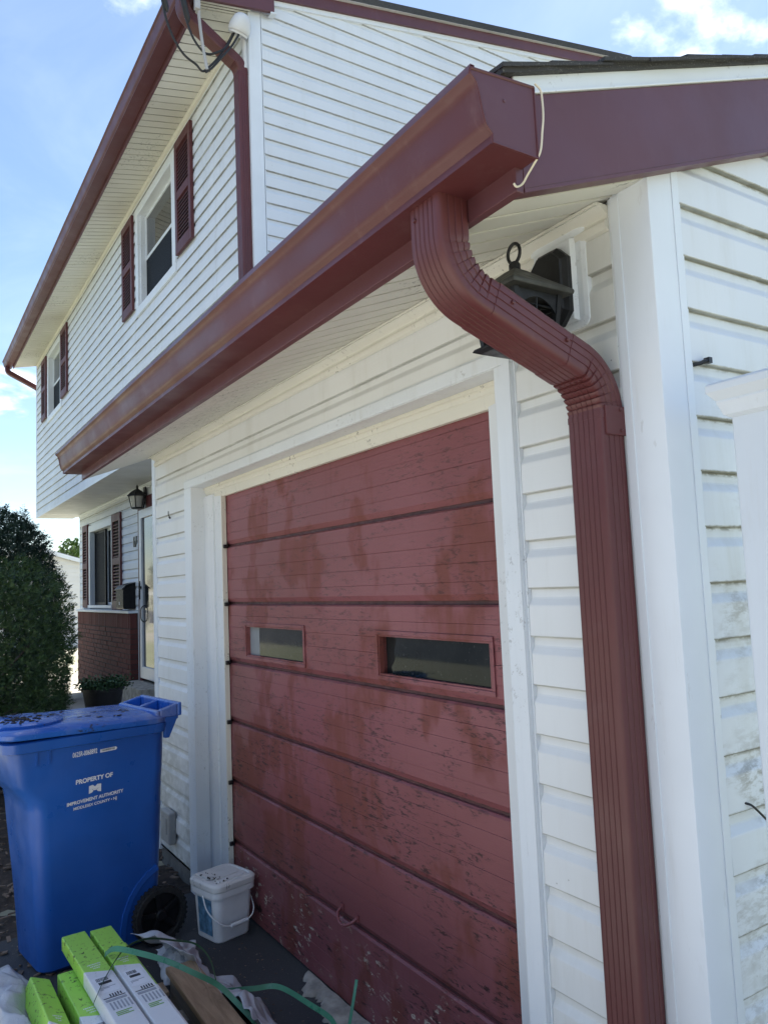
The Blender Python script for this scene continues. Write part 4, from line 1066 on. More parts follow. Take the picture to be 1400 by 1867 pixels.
pc_ = (cx + .06, cy - .335, 5.74)
cable('neutral_cable', 'pale gray neutral cable with a clamp above the downspout elbow', [(cx + .03, cy - .26, 5.25), (cx + .038, cy - .285, 5.37), (cx + .046, cy - .305, 5.49), (cx + .054, cy - .32, 5.61), pc_] + rise(pc_), .011, 'cable_gray', cg)
for k, (yy, zz, mt, lb) in enumerate(((-.575, 5.70, 'cable', 'black cable splice on the left service cable'), (-.425, 5.68, 'cable', 'black cable splice on the middle service cable'))):
    q = Vector((cx + .045, cy + yy, zz)); dd = Vector((.02, -.06, .22)).normalized()
    m = MB().tube([q - dd * .13, q - dd * .10, q + dd * .06, q + dd * .10], .02, 10, rs=[.008, .021, .021, .010]); tag(m.build('cable_splice', 'cable', smooth=50), lb, 'splice', 'cable splices')
q = Vector((cx + .062, cy - .335, 5.72)); dd = Vector((.01, -.03, .2)).normalized()
tag(MB().box(q.x - .018, q.x + .018, q.y - .02, q.y + .02, q.z - .07, q.z + .07).build('wedge_clamp', 'cable_gray', bevel=.006), 'gray wedge clamp on the neutral cable', 'clamp')

# ================================================================== FENCE POST
fp = thing('fence_post', 'white vinyl fence post with a moulded cap at the right edge', 'fence post', (.2225, .0665, 0))
px, py, h = .2225, .0665, .0655
sqp = lambda g, z: [(px - g, py - g, z), (px + g, py - g, z), (px + g, py + g, z), (px - g, py + g, z)]
MB().loft([sqp(h, -.1), sqp(h, 1.915)]).build('post', 'fence', fp, bevel=.004)
MB().loft([sqp(h + .002, 1.897), sqp(h + .010, 1.903), sqp(h + .015, 1.918), sqp(h + .019, 1.928), sqp(h + .019, 1.932), sqp(h + .027, 1.943), sqp(h + .032, 1.950), sqp(h + .032, 1.964), sqp(h + .028, 1.968), sqp(.01, 1.992)]).build('cap', 'fence', fp, bevel=.0015)

# ================================================================== CART
def cart():
    O = Vector((-2.934, -.596, -.02)); a = R(8.5); D = Vector((-math.sin(a), math.cos(a), 0)); Wv = Vector((math.cos(a), math.sin(a), 0))
    def T(d, w, z): return O + D * d + Wv * w + Vector((0, 0, z))
    t = thing('recycling_cart', 'blue wheeled recycling cart with a dirty lid beside the garage', 'recycling cart', (-2.9, -.6, -.02))
    wn = lambda z: .235 + .08 * z
    wf = lambda z: -.13 - .07 * z
    def ring(d0, d1, z, r=.05, gn=0.0, gf=0.0, n=6, dz=None):
        w0, w1 = wf(z) - gf, wn(z) + gn; pts = []
        for cx_, cy_, a0 in ((d1 - r, w1 - r, 0), (d0 + r, w1 - r, 90), (d0 + r, w0 + r, 180), (d1 - r, w0 + r, 270)):
            for k in range(n + 1):
                th = R(a0 + 90 * k / n); pts.append((cx_ + r * math.cos(th), cy_ + r * math.sin(th)))
        return [T(d, w, z + (dz(d) if dz else 0)) for d, w in pts]
    rings = [ring(-.275, .22, .0, .05, -.02, -.02), ring(-.300, .24, .02, .06), ring(-.318, .245, .30, .065), ring(-.345, .25, .60, .07), ring(-.352, .25, .70, .07), ring(-.360, .25, .745, .07), ring(-.405, .25, .80, .06), ring(-.425, .25, .83, .06), ring(-.448, .25, .96, .06), ring(-.450, .25, 1.0, .06)]
    MB().loft(rings).build('body', 'blue', t, smooth=35)
    # rim band
    rd = lambda d: .006 * (-d)
    MB().loft([ring(-.455, .255, .962, .06, .010, .010, dz=rd), ring(-.468, .26, .966, .06, .020, .020, dz=rd), ring(-.470, .262, 1.005, .06, .022, .022, dz=rd), ring(-.462, .256, 1.010, .06, .014, .014, dz=rd), ring(-.44, .24, 1.010, .05, -.01, -.01, dz=rd)]).build('rim', 'blue', t, smooth=35)
    # lid, gently crowned, with a raised rounded panel towards the front
    lz = lambda d: .012 * (-d / .45)
    MB().loft([ring(-.480, .262, 1.012, .08, .022, .022, dz=lz), ring(-.486, .264, 1.018, .08, .024, .024, dz=lz), ring(-.486, .264, 1.034, .08, .024, .024, dz=lz), ring(-.470, .258, 1.046, .075, .008, .008, dz=lz), ring(-.30, .235, 1.056, .09, -.07, -.05, dz=lz), ring(-.20, .20, 1.058, .09, -.13, -.10, dz=lz)]).build('lid', 'blue_lid', t, smooth=35)
    el = [T(-.33 + .165 * math.cos(q), .095 + .185 * math.sin(q), 1.063 + lz(-.33)) for q in [2 * math.pi * k / 32 for k in range(32)]]
    el2 = [T(-.33 + .15 * math.cos(q), .095 + .17 * math.sin(q), 1.071 + lz(-.33)) for q in [2 * math.pi * k / 32 for k in range(32)]]
    el0 = [T(-.33 + .160 * math.cos(q), .095 + .180 * math.sin(q), 1.045 + lz(-.33)) for q in [2 * math.pi * k / 32 for k in range(32)]]
    MB().loft([el0, el, el2]).build('lid_grip', 'blue_lid', t, smooth=30)
    # two handle pockets in the hinge bar at the back
    hb = MB()
    w0, w1 = -.125, .325
    for d0, d1, wa, wb, za, zb_ in ((.190, .212, w0, w1, 1.058, 1.064), (.300, .322, w0, w1, 1.084, 1.090), (.2125, .2995, w0, w0 + .03, 1.064, 1.084), (.2125, .2995, w1 - .03, w1, 1.064, 1.084), (.2125, .2995, .085, .113, 1.064, 1.084)):
        hb.loft([[T(d, ww, z) for ww, z in ((wa, 1.026), (wb, 1.026), (wb, zt), (wa, zt))] for d, zt in ((d0, za), (d1, zb_))])
    hb.build('handle', 'blue_lid', t, bevel=.007, seg=3)
    MB().box(.21, .306, w0 + .006, w1 - .006, 1.012, 1.030, T).build('hinge_bar', 'blue', t, bevel=.004)
    for ww in (w1 - .03, w0 + .004):
        MB().loft([[T(d, ww + q, z) for d, z in ((.236, .93), (.258, .93), (.305, 1.026), (.236, 1.026))] for q in (0, .026)]).build('hinge_bracket', 'blue', t, bevel=.003)
    # two stiffening ribs below the rim, a moulded wheel arch line
    for dd in (-.337, -.285):
        MB().loft([[T(dd + q, wn(z) + g, z) for q, g in ((-.004, -.004), (.004, -.004), (.003, .006), (-.003, .006))] for z in (.905, .968)]).build('stiffening_rib', 'blue', t)
    arch = [(.215, .335), (.17, .315), (.125, .275), (.09, .225), (.065, .16), (.055, .09), (.055, .03)]
    rr = []
    for i, (d, z) in enumerate(arch):
        q0 = arch[max(i - 1, 0)]; q1 = arch[min(i + 1, len(arch) - 1)]; dx, dz = q1[0] - q0[0], q1[1] - q0[1]; l = math.hypot(dx, dz); nx, nz = -dz / l, dx / l
        rr.append([T(d + nx * o_, wn(z) + g, z + nz * o_) for o_, g in ((-.016, -.006), (-.012, .007), (.012, .007), (.016, -.006))])
    MB().loft(rr).build('wheel_arch', 'blue', t, smooth=40)
    # wheels
    for ww, s in ((.262, 1), (-.17, -1)):
        wh = MB(); cz, cd = .128, .215
        TT = lambda a_, b_, c_: T(cd + a_, ww + s * c_, cz + b_)
        prof = [(.098, .0), (.120, .002), (.127, .010), (.128, .022), (.127, .036), (.120, .045), (.100, .046), (.098, .040)]
        wheel = MB().lathe(prof + [prof[0]], 0, 0, 40, TT).build('wheel', 'rubber', t, smooth=40)
        MB().lathe([(.0, .012), (.026, .014), (.026, .040), (.020, .046), (.0, .046)], 0, 0, 20, TT).build('hub', 'black', wheel, smooth=40)
        m = MB()
        for k in range(5):
            an = 2 * math.pi * k / 5 + .5; ca, sa = math.cos(an), math.sin(an)
            m.box(.02, .101, -.012, .012, .016, .034, lambda p_, q_, r_: TT(p_ * ca - q_ * sa, p_ * sa + q_ * ca, r_))
        m.build('spokes', 'black', wheel, bevel=.003)
        MB().lathe([(.0, .010), (.099, .010), (.099, .014), (.0, .014)], 0, 0, 30, TT).build('rim', 'black', wheel)
        m = MB()
        for k in range(36):
            an = 2 * math.pi * k / 36; ca, sa = math.cos(an), math.sin(an)
            m.box(.126, .1305, -.005, .005, .006, .040, lambda p_, q_, r_: TT(p_ * ca - q_ * sa, p_ * sa + q_ * ca, r_))
        m.build('tread', 'rubber', wheel)
    MB().tube([T(.215, -.16, .128), T(.215, .26, .128)], .012, 10).build('axle', 'black_hw', t)
    # printed lettering
    def face(d0, z0, sk=0.0):
        return lambda a_, b_, c_: T(d0 + a_, wn(z0 + b_) + .0012 + c_, z0 + b_ + sk * a_)
    text_mesh('PROPERTY OF', .0265, 'print', t, face(-.090, .796, .03), bold=.0009, wide=.98)
    text_mesh('IMPROVEMENT AUTHORITY', .0205, 'print', t, face(-.083, .7120, .05), bold=.0006, wide=.97)
    text_mesh('MIDDLESEX COUNTY \u2022 NJ', .0170, 'print', t, face(-.083, .6880, .05), bold=.0003, wide=.98)
    text_mesh('0625R-0068892', .0300, 'print', t, face(-.134, .914, .03), wide=.56, bold=.0004)
    f = face(-.0865, .756, .03); Lg = MB()
    def poly(pts): Lg.loft([[f(a_, b_, c_) for a_, b_ in pts] for c_ in (-.0003, .0004)])
    poly([(-.027, .020), (-.010, .022), (.0, .013), (.010, .022), (.027, .020), (.027, .004), (-.027, .004)])
    poly([(-.027, .0034), (-.013, .0034), (-.008, -.003), (-.012, -.010), (-.027, -.014)])
    poly([(.027, .0034), (.013, .0034), (.008, -.003), (.012, -.010), (.027, -.014)])
    poly([(-.0115, .0034), (.0115, .0034), (.006, -.003), (-.006, -.003)])
    Lg.build('emblem', 'print', t)
    f = face(-.031, .921, .03); MB().loft([[f(a_, b_, c_) for a_, b_ in ((-.036, -.006), (.036, -.006), (.041, .001), (.036, .008), (-.036, .008))] for c_ in (-.0003, .0003)]).build('barcode_sticker', 'print', t)
    m = MB(); rnd = random.Random(4); x = -.029
    while x < .029:
        wd = rnd.choice((.0008, .0014, .002)); m.loft([[f(a_, b_, c_) for a_, b_ in ((x, -.002), (x + wd, -.002), (x + wd, .006), (x, .006))] for c_ in (.0004, .0007)]); x += wd + rnd.choice((.0008, .0012, .0018))
    m.build('barcode', 'ink', t)
    # wet leaf litter on the lid
    rnd = random.Random(9); m = MB()
    for k in range(90):
        d = rnd.gauss(-.36, .07) if k < 60 else rnd.uniform(-.45, .15); ww = rnd.gauss(.12, .09); 
        if abs(ww - .09) > .2: continue
        z = 1.0735 + lz(-.33) if ((d + .33) / .15) ** 2 + ((ww - .095) / .17) ** 2 < 1 else 1.058 + lz(d)
        an = rnd.uniform(0, 6.28); l = rnd.uniform(.004, .013); wd = l * rnd.uniform(.3, .7); ca, sa = math.cos(an), math.sin(an)
        m.box(-l, l, -wd, wd, -.001, .002, lambda p_, q_, r_: T(d + p_ * ca - q_ * sa, ww + p_ * sa + q_ * ca, z + r_))
    o = m.build('lid_litter', 'mulch', t); o['kind'] = 'stuff'
    return t
cart()

# ================================================================== PAIL
def pail():
    t = thing('pail', 'square white plastic pail with lid and bail handle by the garage door', 'bucket', (-2.60, -.06, -.02))
    a = R(14); O = Vector((-2.605, -.065, -.02)); U = Vector((-math.sin(a), math.cos(a), 0)); V = Vector((math.cos(a), math.sin(a), 0))
    T = lambda u, v, z: O + U * u + V * v + Vector((0, 0, z))
    def ring(hu, hv, z, r, n=5):
        pts = []
        for cx_, cy_, a0 in ((hu - r, hv - r, 0), (-hu + r, hv - r, 90), (-hu + r, -hv + r, 180), (hu - r, -hv + r, 270)):
            for k in range(n + 1): th = R(a0 + 90 * k / n); pts.append(T(cx_ + r * math.cos(th), cy_ + r * math.sin(th), z))
        return pts
    MB().loft([ring(.088, .088, 0, .03), ring(.093, .093, .006, .034), ring(.104, .104, .205, .036)]).build('body', 'bucket', t, smooth=35)
    MB().loft([ring(.107, .107, .203, .036), ring(.116, .116, .205, .04), ring(.117, .117, .232, .04), ring(.112, .112, .234, .04)]).build('rim', 'bucket', t, smooth=35)
    MB().loft([ring(.118, .118, .2345, .04), ring(.120, .120, .240, .04), ring(.120, .120, .258, .04), ring(.112, .112, .268, .04), ring(.100, .100, .270, .036), ring(.096, .096, .266, .036), ring(.05, .05, .266, .02)]).build('lid', 'bucket_lid', t, smooth=35)
    MB().loft([[T(u, v, z) for u, v in ((-.085, -.095), (.085, -.095), (.085, -.01), (.06, .045), (-.06, .045), (-.085, -.01))] for z in (.262, .274)]).build('lid_hatch', 'bucket_lid', t, bevel=.005)
    MB().loft([[T(u, v, z) for u, v in ((-.080, .046), (.080, .046), (.075, .075), (.05, .086), (-.05, .086), (-.075, .075))] for z in (.262, .2715)]).build('lid_tab', 'bucket_lid', t, bevel=.004)
    hp = bez([T(-.117, .01, .205), T(-.121, .05, .15), T(-.10, .105, .105), T(-.05, .128, .080), T(.05, .128, .080), T(.10, .105, .105), T(.121, .05, .15), T(.117, .01, .205)], 8)
    h = MB().tube(hp, .0032, 8).build('bail', 'bucket', t, smooth=60)
    MB().tube([T(-.045, .1285, .0795), T(.045, .1285, .0795)], .0095, 10).build('grip', 'bucket', h, smooth=50)
    MB().loft([[T(-.0945 - .011 * z / .2 - q, v, z) for v, z in ((-.05, .03), (.055, .03), (.06, .19), (-.05, .19))] for q in (.0005, .0015)]).build('label', 'bucket_label', t)
    rnd = random.Random(6); m = MB()
    for k in range(26):
        u = rnd.gauss(-.065, .025); v = rnd.gauss(.03, .05)
        if abs(u) > .1 or abs(v) > .1: continue
        s = rnd.uniform(.0015, .006); m.lathe([(s, .2712), (s * .6, .2765), (0, .2775)], u, v, 6, T)
    m.build('mud_specks', 'mulch', t)['kind'] = 'stuff'
pail()

# ================================================================== PALLET, CARTONS, WRAP, STRAPS
def pallet():
    t = thing('pallet', 'brown wooden pallet under the green cartons', 'pallet', (-1.5, -.75, -.02))
    for y, zt in ((-1.18, .075), (-.80, .075), (-.44, .1215)):
        MB().box(-2.06, -.95, y - .045, y + .045, -.018, zt).build('stringer', 'wood_gray', t, bevel=.004)
    MB().loft([[(x, y, z) for y, z in ((-.505 + s, .122), (-.392 + s, .122), (-.392 + s, .146), (-.505 + s, .146))] for x, s in ((-2.08, .010), (-1.0, .0))]).build('deck_board', 'wood', t, bevel=.003)
    for k, x in enumerate((-2.04, -1.80, -1.54, -1.30, -1.06)):
        MB().box(x - .045, x + .045, -1.24, -.505, .0765, .0945).build('deck_board', 'wood_gray' if k % 2 else 'wood', t, bevel=.003)
    MB().box(-1.56, -1.47, -.70, -.515, .10, .118).build('deck_board', 'wood', t, bevel=.003)
    MB().box(-2.02, -1.2, -.945, -.912, .10, .215).build('loose_board', 'wood_gray', t, bevel=.003)
pallet()
def carton(label, loc, L, Wd, Ht, rz=0, roll=0, print_=True, sk=0):
    t = thing('carton', label, 'carton', loc, 'long green and white cartons on the pallet', local=True)
    t.rotation_euler = (roll, 0, rz)
    b = MB().box(0, L, -Wd / 2, Wd / 2, 0, Ht).build('box', 'carton', t, bevel=.004, seg=2)
    if print_:
        z = Ht + .0006; ex = .36
        def q(n, x0, x1, y0, y1, mat, dz=0): MB().box(x0, x1, y0, y1, z - .0002 + dz, z + .0003 + dz).build(n, mat, t)
        h = Wd / 2
        q('label_patch', ex + .045, ex + .165, -h + .010, h - .012, 'print')
        m = MB(); rnd = random.Random(int(loc[1] * 1e4)); y = -h + .018
        while y < h - .030:
            wd = rnd.choice((.0008, .0014, .0022)); m.box(ex + .055, ex + .078, y, y + wd, z + .0004, z + .0009); y += wd + rnd.choice((.001, .0016))
        m.build('barcode', 'ink', t)
        MB().box(ex + .086, ex + .103, -h + .020, h - .024, z + .0004, z + .0008).build('size_box', 'ink', t)
        m = MB()
        for i in range(3): m.box(ex + .125 + .007 * i, ex + .128 + .007 * i, -h + .014, h - .020 - .02 * i, z + .0004, z + .0008)
        m.build('fine_print', 'ink_gray', t)
        m = MB(); rnd = random.Random(5)
        for i in range(5): m.box(ex + .175 + rnd.uniform(0, .004), ex + .192 + rnd.uniform(0, .006), -h + .030 + i * .008, -h + .034 + i * .008, z, z + .0004)
        m.box(ex + .200, ex + .204, -h + .008, h - .010, z, z + .0004); m.build('product_mark', 'ink', t)
        q('picture_strip', ex + .212, ex + .226, -h + .010, h - .010, 'ink_gray')
        m = MB()
        for i in range(6): m.box(ex + .235, ex + .285, -h + .016 + i * .011, -h + .021 + i * .011, z, z + .0004)
        m.build('spec_table', 'ink_gray', t)
        m = MB()
        for i in range(3): m.box(ex + .300 + .010 * i, ex + .304 + .010 * i, -h + .018, h - .018 - .012 * (i % 2), z, z + .0004)
        m.build('green_text_lines', 'ink_green', t)
        m = MB(); rnd = random.Random(8)
        for i in range(3):
            yy = -h + .020 + .006 * i
            while yy < h - .022 - .004 * i: l_ = rnd.uniform(.002, .006); m.box(ex - .062 + .016 * i, ex - .056 + .016 * i, yy, yy + l_, z, z + .0004); yy += l_ + .0018
        m.build('white_text_lines', 'print', t)
    return t
carton('upper green carton on the left, nearest the plastic wrap', (-2.130, -.822, .292), 1.5, .084, .050, R(2.0))
carton('upper green carton on the right, crossed by the green strap', (-2.122, -.726, .290), 1.5, .078, .050, R(1.6))
carton('tilted lower green carton at the far left beside the plastic wrap', (-1.99, -.985, .215), 1.4, .070, .070, R(1.0), R(-24))
carton('lower green carton in the middle under the upper ones', (-1.965, -.862, .192), 1.4, .088, .094, R(1.5))
carton('lower carton on the right showing a narrow strip of its top', (-2.075, -.705, .192), 1.4, .120, .092, R(1.5))
carton('bottom carton resting on the pallet boards below the others', (-1.93, -.79, .0955), 1.3, .26, .092, R(1.5), print_=False)
# crumpled plastic wrap
def crumple(name, label, fn, nx, ny, amp, fr, seed, mat='film', thick=.0012):
    vs = []
    for j in range(ny + 1):
        for i in range(nx + 1):
            u, v = i / nx, j / ny; p = Vector(fn(u, v))
            q = p * fr + Vector((seed, seed * 2, 0))
            n = Vector((mnoise.noise(q), mnoise.noise(q + Vector((31, 7, 3))), mnoise.noise(q + Vector((5, 17, 23)))))
            n2 = Vector((mnoise.noise(q * 2.7), mnoise.noise(q * 2.7 + Vector((9, 3, 3))), mnoise.noise(q * 2.7 + Vector((2, 7, 3)))))
            rid = abs(mnoise.noise(q * 1.6 + Vector((50, 0, 0))))
            e = min(1, 5 * min(u, 1 - u, v, 1 - v) + .5)
            vs.append(p + (n * amp + n2 * amp * .45) * e + Vector((0, 0, -rid * amp * .8)))
    fs = [(j * (nx + 1) + i, j * (nx + 1) + i + 1, (j + 1) * (nx + 1) + i + 1, (j + 1) * (nx + 1) + i) for j in range(ny) for i in range(nx)]
    vs = [(v.x, v.y, max(v.z, -.010)) for v in vs]
    o = MB().add(vs, fs).build(name, mat, smooth=35)
    s = o.modifiers.new('solid', 'SOLIDIFY'); s.thickness = thick
    return tag(o, label, 'plastic wrap', 'crumpled plastic wrap')
def w1f(u, v):      # strip running along the right side of the pallet
    x = -2.34 + .95 * u; y = -.415 + .19 * v + .06 * u - .06 * max(0, 1 - u / .3)
    z = .150 - .15 * v + .02 * math.sin(u * 9 + v * 4) + (.05 * (1 - u) * (1 - v))
    if u < .35: y -= .09 * (1 - u / .35) * (1 - v)
    return (x, y, z)
crumple('plastic_wrap', 'crumpled white plastic wrap spilling off the right side of the pallet', w1f, 110, 40, .042, 7, 2.2)
def w2f(u, v):      # bundle at the far left
    an = math.pi * (v * 1.05 - .1); x = -2.20 + 1.0 * u; r = .115 + .02 * math.sin(u * 7)
    return (x, -1.065 + r * math.cos(an) * 1.0, .10 + r * 1.45 * math.sin(an))
crumple('plastic_wrap', 'bundle of clear white plastic wrap at the left of the cartons', w2f, 100, 50, .036, 7, 6.7)
def w3f(u, v): return (-2.42 + .30 * u, -.44 + .17 * v - .05 * u, .07 + .05 * math.sin(u * 3.1) * math.sin(v * 3.1))
crumple('plastic_wrap', 'torn printed plastic bag at the head of the pallet next to the cart wheel', w3f, 30, 22, .04, 11, 11.0)
# straps
def ribbon(name, label, pts, wdir, wd, mat, n=8, group='loose green strapping'):
    P = bez(pts, n); rings = []
    wd_ = [Vector(w_) for w_ in wdir]; 
    for i, p in enumerate(P):
        f = i / (len(P) - 1) * (len(wd_) - 1); k = min(int(f), len(wd_) - 2) if len(wd_) > 1 else 0
        wv = wd_[k].lerp(wd_[k + 1], f - k) if len(wd_) > 1 else wd_[0]
        d = (P[min(i + 1, len(P) - 1)] - P[max(i - 1, 0)]).normalized(); wv = (wv - d * wv.dot(d)).normalized(); nn = d.cross(wv) * .0006; h = wv * wd / 2
        rings.append([p - h - nn, p + h - nn, p + h + nn, p - h + nn])
    return tag(MB().loft(rings).build(name, mat, smooth=40), label, 'strap', group)
ribbon('strap', 'green plastic strap arching off the right carton and down over the wooden plank', [(-1.862, -.768, .350), (-1.835, -.748, .372), (-1.800, -.712, .372), (-1.74, -.60, .33), (-1.70, -.50, .27), (-1.69, -.42, .21), (-1.655, -.36, .14), (-1.60, -.31, .075), (-1.50, -.28, .02), (-1.38, -.26, -.005)], [(-.25, .45, .8), (-.25, .45, .8), (-.1, .5, .7)], .018, 'strap')
ribbon('strap', 'light green strap end running across the asphalt to the garage door', [(-1.80, -.36, .13), (-1.79, -.25, .11), (-1.76, -.16, .10), (-1.62, -.10, .075), (-1.50, -.08, .07), (-1.43, -.10, .05), (-1.40, -.16, .02), (-1.42, -.20, -.005)], [(-.3, .2, .9), (-.2, .4, .8), (-.2, .4, .8)], .018, 'strap')
ribbon('strap', 'thin dark strap looping over the plastic wrap at the plank head', [(-1.55, -.87, .350), (-1.70, -.80, .350), (-1.86, -.70, .352), (-1.94, -.60, .33), (-2.0, -.48, .27), (-2.0, -.40, .235), (-1.93, -.37, .20), (-1.86, -.37, .14), (-1.84, -.375, .10)], [(.1, .2, 1), (.1, .2, 1)], .007, 'strap_dark')
ribbon('strap', 'green strap standing up against the bottom of the garage door', [(-1.46, -.07, -.005), (-1.455, -.045, .02), (-1.47, -.02, .07), (-1.49, .01, .13), (-1.505, .03, .17)], [(.9, .3, .1), (.9, .4, .1)], .013, 'strap')
# broken concrete along the door sill
def curb():
    m = MB(); rings = []; rnd = random.Random(12)
    for i in range(120):
        x = -1.99 + 1.4 * i / 119; q = .045 + .02 * mnoise.noise((x * 7, 0, 0)) + .012 * mnoise.noise((x * 25, 3, 0)); q *= min(1, .35 + i * .055); q += .006 * rnd.uniform(-1, 1)
        h = .022 + .012 * mnoise.noise((x * 9, 5, 0)); y1 = .083
        rings.append([(x, y1, -.05), (x, y1 - .005, -.02 + h), (x, y1 - q * .7, -.02 + h * (1 + .2 * mnoise.noise((x * 30, 1, 1)))), (x, y1 - q * 1.6, -.02 + h * .75), (x, y1 - q * 2.0, -.02 + h * .2), (x, y1 - q * 2.1, -.05)])
    o = m.loft(rings).build('concrete_sill', 'concrete', smooth=50); tag(o, 'broken strip of pale concrete along the foot of the garage door', 'concrete strip')
curb()
def leaves():
    m = MB(); rnd = random.Random(21)
    for k in range(150):
        x = rnd.uniform(-2.5, -.9); y = rnd.uniform(-.45, .05); an = rnd.uniform(0, 6.28); l = rnd.uniform(.0015, .006); ca, sa = math.cos(an), math.sin(an)
        m.box(-l, l, -l * .4, l * .4, 0, .002, lambda p_, q_, r_: (x + p_ * ca - q_ * sa, y + p_ * sa + q_ * ca, -.0195 + r_))
    o = m.build('debris', 'chip'); o['kind'] = 'stuff'; o['label'] = 'pale crumbs of wood and leaf on the asphalt'; o['category'] = 'debris'
leaves()

# ================================================================== VEGETATION
def shrub(name, label, c, rx, ry, rz, n, mat, seed, leaf=(.03, .07), shape=2.2, lumps=9, trunk=True, cat='shrub', group='evergreen shrubs', droop=0.0, clump=(7, 12), bot=.0):
    t = thing(name, label, cat, (c[0], c[1], bot), group); rnd = random.Random(seed); m = MB()
    lob = []
    for k in range(lumps):
        th = rnd.uniform(0, 6.28); ph = rnd.uniform(-.2, 1.2); lob.append((Vector((math.cos(th) * math.cos(ph), math.sin(th) * math.cos(ph), math.sin(ph))), rnd.uniform(.04, .14)))
    V = []; F = []
    for k in range(n):
        th = rnd.uniform(0, 6.283); s = rnd.uniform(-1, 1); rr_ = math.sqrt(1 - s * s); d = Vector((math.cos(th) * rr_, math.sin(th) * rr_, s))
        # superellipsoid radius
        e = (abs(d.x) ** shape + abs(d.y) ** shape + abs(d.z) ** shape) ** (-1 / shape)
        rad = e * (1 + sum(a * max(0, d.dot(q)) ** 6 for q, a in lob) + .08 * mnoise.noise(d * 4 + Vector((seed, 0, 0))) + .05 * mnoise.noise(d * 11))
        dep = rnd.random() ** 2.2 * .42
        if rnd.random() < .04: dep = -rnd.random() * .07
        p = Vector((c[0] + d.x * rx * rad * (1 - dep), c[1] + d.y * ry * rad * (1 - dep), c[2] + d.z * rz * rad * (1 - dep)))
        if p.z < bot: continue
        base = (d * .8 + Vector((rnd.gauss(0, .5), rnd.gauss(0, .5), rnd.gauss(.25 - droop, .4)))).normalized()
        # one spray: a stem with flat needles either side
        nl = rnd.randint(*clump); L = rnd.uniform(*leaf) * 1.6
        sd = base.orthogonal().normalized(); sd.rotate(Matrix.Rotation(rnd.uniform(0, 6.28), 3, base))
        for j in range(nl):
            f = (j + .5) / nl; q = p + base * L * f; l = rnd.uniform(*leaf) * (1.1 - .6 * f); wdt = l * .11
            dirv = (base * .7 + sd * (1 if j % 2 else -1) * .8 + Vector((0, 0, rnd.uniform(-.25, .1)))).normalized()
            up = dirv.cross(base + Vector((.01, .02, .3))).normalized(); wv = dirv.cross(up).normalized() * wdt * 1.0 + up * wdt * .6
            b = len(V); tip = q + dirv * l; V += [q - wv * .4, q + dirv * l * .5 - wv, tip, q + dirv * l * .5 + wv]; F.append((b, b + 1, b + 2, b + 3))
    me = bpy.data.meshes.new('foliage'); me.from_pydata([tuple(v) for v in V], [], F); me.materials.append(M[mat]); me.update()
    fo = bpy.data.objects.new('foliage', me); COL.objects.link(fo); setparent(fo, t)
    if trunk:
        m = MB(); base = Vector((c[0], c[1], bot - .08))
        m.tube([base, base + Vector((.02, .01, rz * .5)), Vector((c[0], c[1], c[2])), Vector((c[0], c[1], c[2] + rz * .55))], .05, 8, rs=[.06, .05, .035, .012])
        for k in range(14):
            th = rnd.uniform(0, 6.28); h = rnd.uniform(.1, .9); p0 = Vector((c[0], c[1], bot + (c[2] - bot) * h)); e = Vector((c[0] + math.cos(th) * rx * .7, c[1] + math.sin(th) * ry * .7, p0.z + rz * rnd.uniform(.15, .6)))
            m.tube([p0, p0.lerp(e, .5) + Vector((0, 0, -.03)), e], .02, 6, rs=[.022, .014, .005])
        m.build('trunk', 'bark', t, smooth=60)
    return t
shrub('yew_shrub', 'dense clipped green yew shrub behind the blue cart', (-6.95, -.80, .84), .80, .70, .86, 15000, 'yew', 3, (.022, .050), 3.2, bot=-.04)
shrub('cedar_shrub', 'taller dark feathery evergreen rising behind the clipped yew', (-10.7, -.45, 1.30), .95, .90, 1.38, 15000, 'yew_dark', 8, (.03, .085), 2.1, bot=-.04)
shrub('boxwood_shrub', 'small low shrub at the far house corner beside the planter', (-9.9, .22, .25), .25, .25, .22, 1200, 'leaf', 15, (.02, .04), 2.0, trunk=True, bot=.19)
def far_tree():
    t = thing('tree', 'sunlit green tree top showing behind the neighbour roof', 'tree', (-42, 7.2, 0)); rnd = random.Random(4); V = []; F = []
    for k in range(9000):
        d = Vector((rnd.gauss(0, 1), rnd.gauss(0, 1), rnd.gauss(0, 1))).normalized(); r = (1 + .25 * mnoise.noise(d * 3)) * rnd.random() ** .33
        p = Vector((-42 + d.x * 2.2 * r, 7.4 + d.y * 2.2 * r, 2.5 + d.z * 2.1 * r)); a = Vector((rnd.gauss(0, 1), rnd.gauss(0, 1), rnd.gauss(0, 1))).normalized() * rnd.uniform(.07, .14); b_ = a.orthogonal().normalized() * .07
        b = len(V); V += [p - b_, p + a, p + b_, p - a]; F.append((b, b + 1, b + 2, b + 3))
    me = bpy.data.meshes.new('crown'); me.from_pydata([tuple(v) for v in V], [], F); me.materials.append(M['tree']); fo = bpy.data.objects.new('crown', me); COL.objects.link(fo); setparent(fo, t)
    m = MB().tube([(-42, 7.2, -.1), (-41.9, 7.2, 1.2), (-42, 7.1, 2.6), (-42, 7.2, 4.2)], .2, 10, rs=[.28, .22, .15, .04])
    for k in range(6): m.tube([(-42, 7.1, 1.6 + .3 * k), (-42 + 1.3 * math.cos(k * 1.1), 7.1 + 1.3 * math.sin(k * 1.1), 2.6 + .3 * k)], .06, 6, rs=[.08, .03])
    m.build('trunk', 'bark', t, smooth=60)
far_tree()
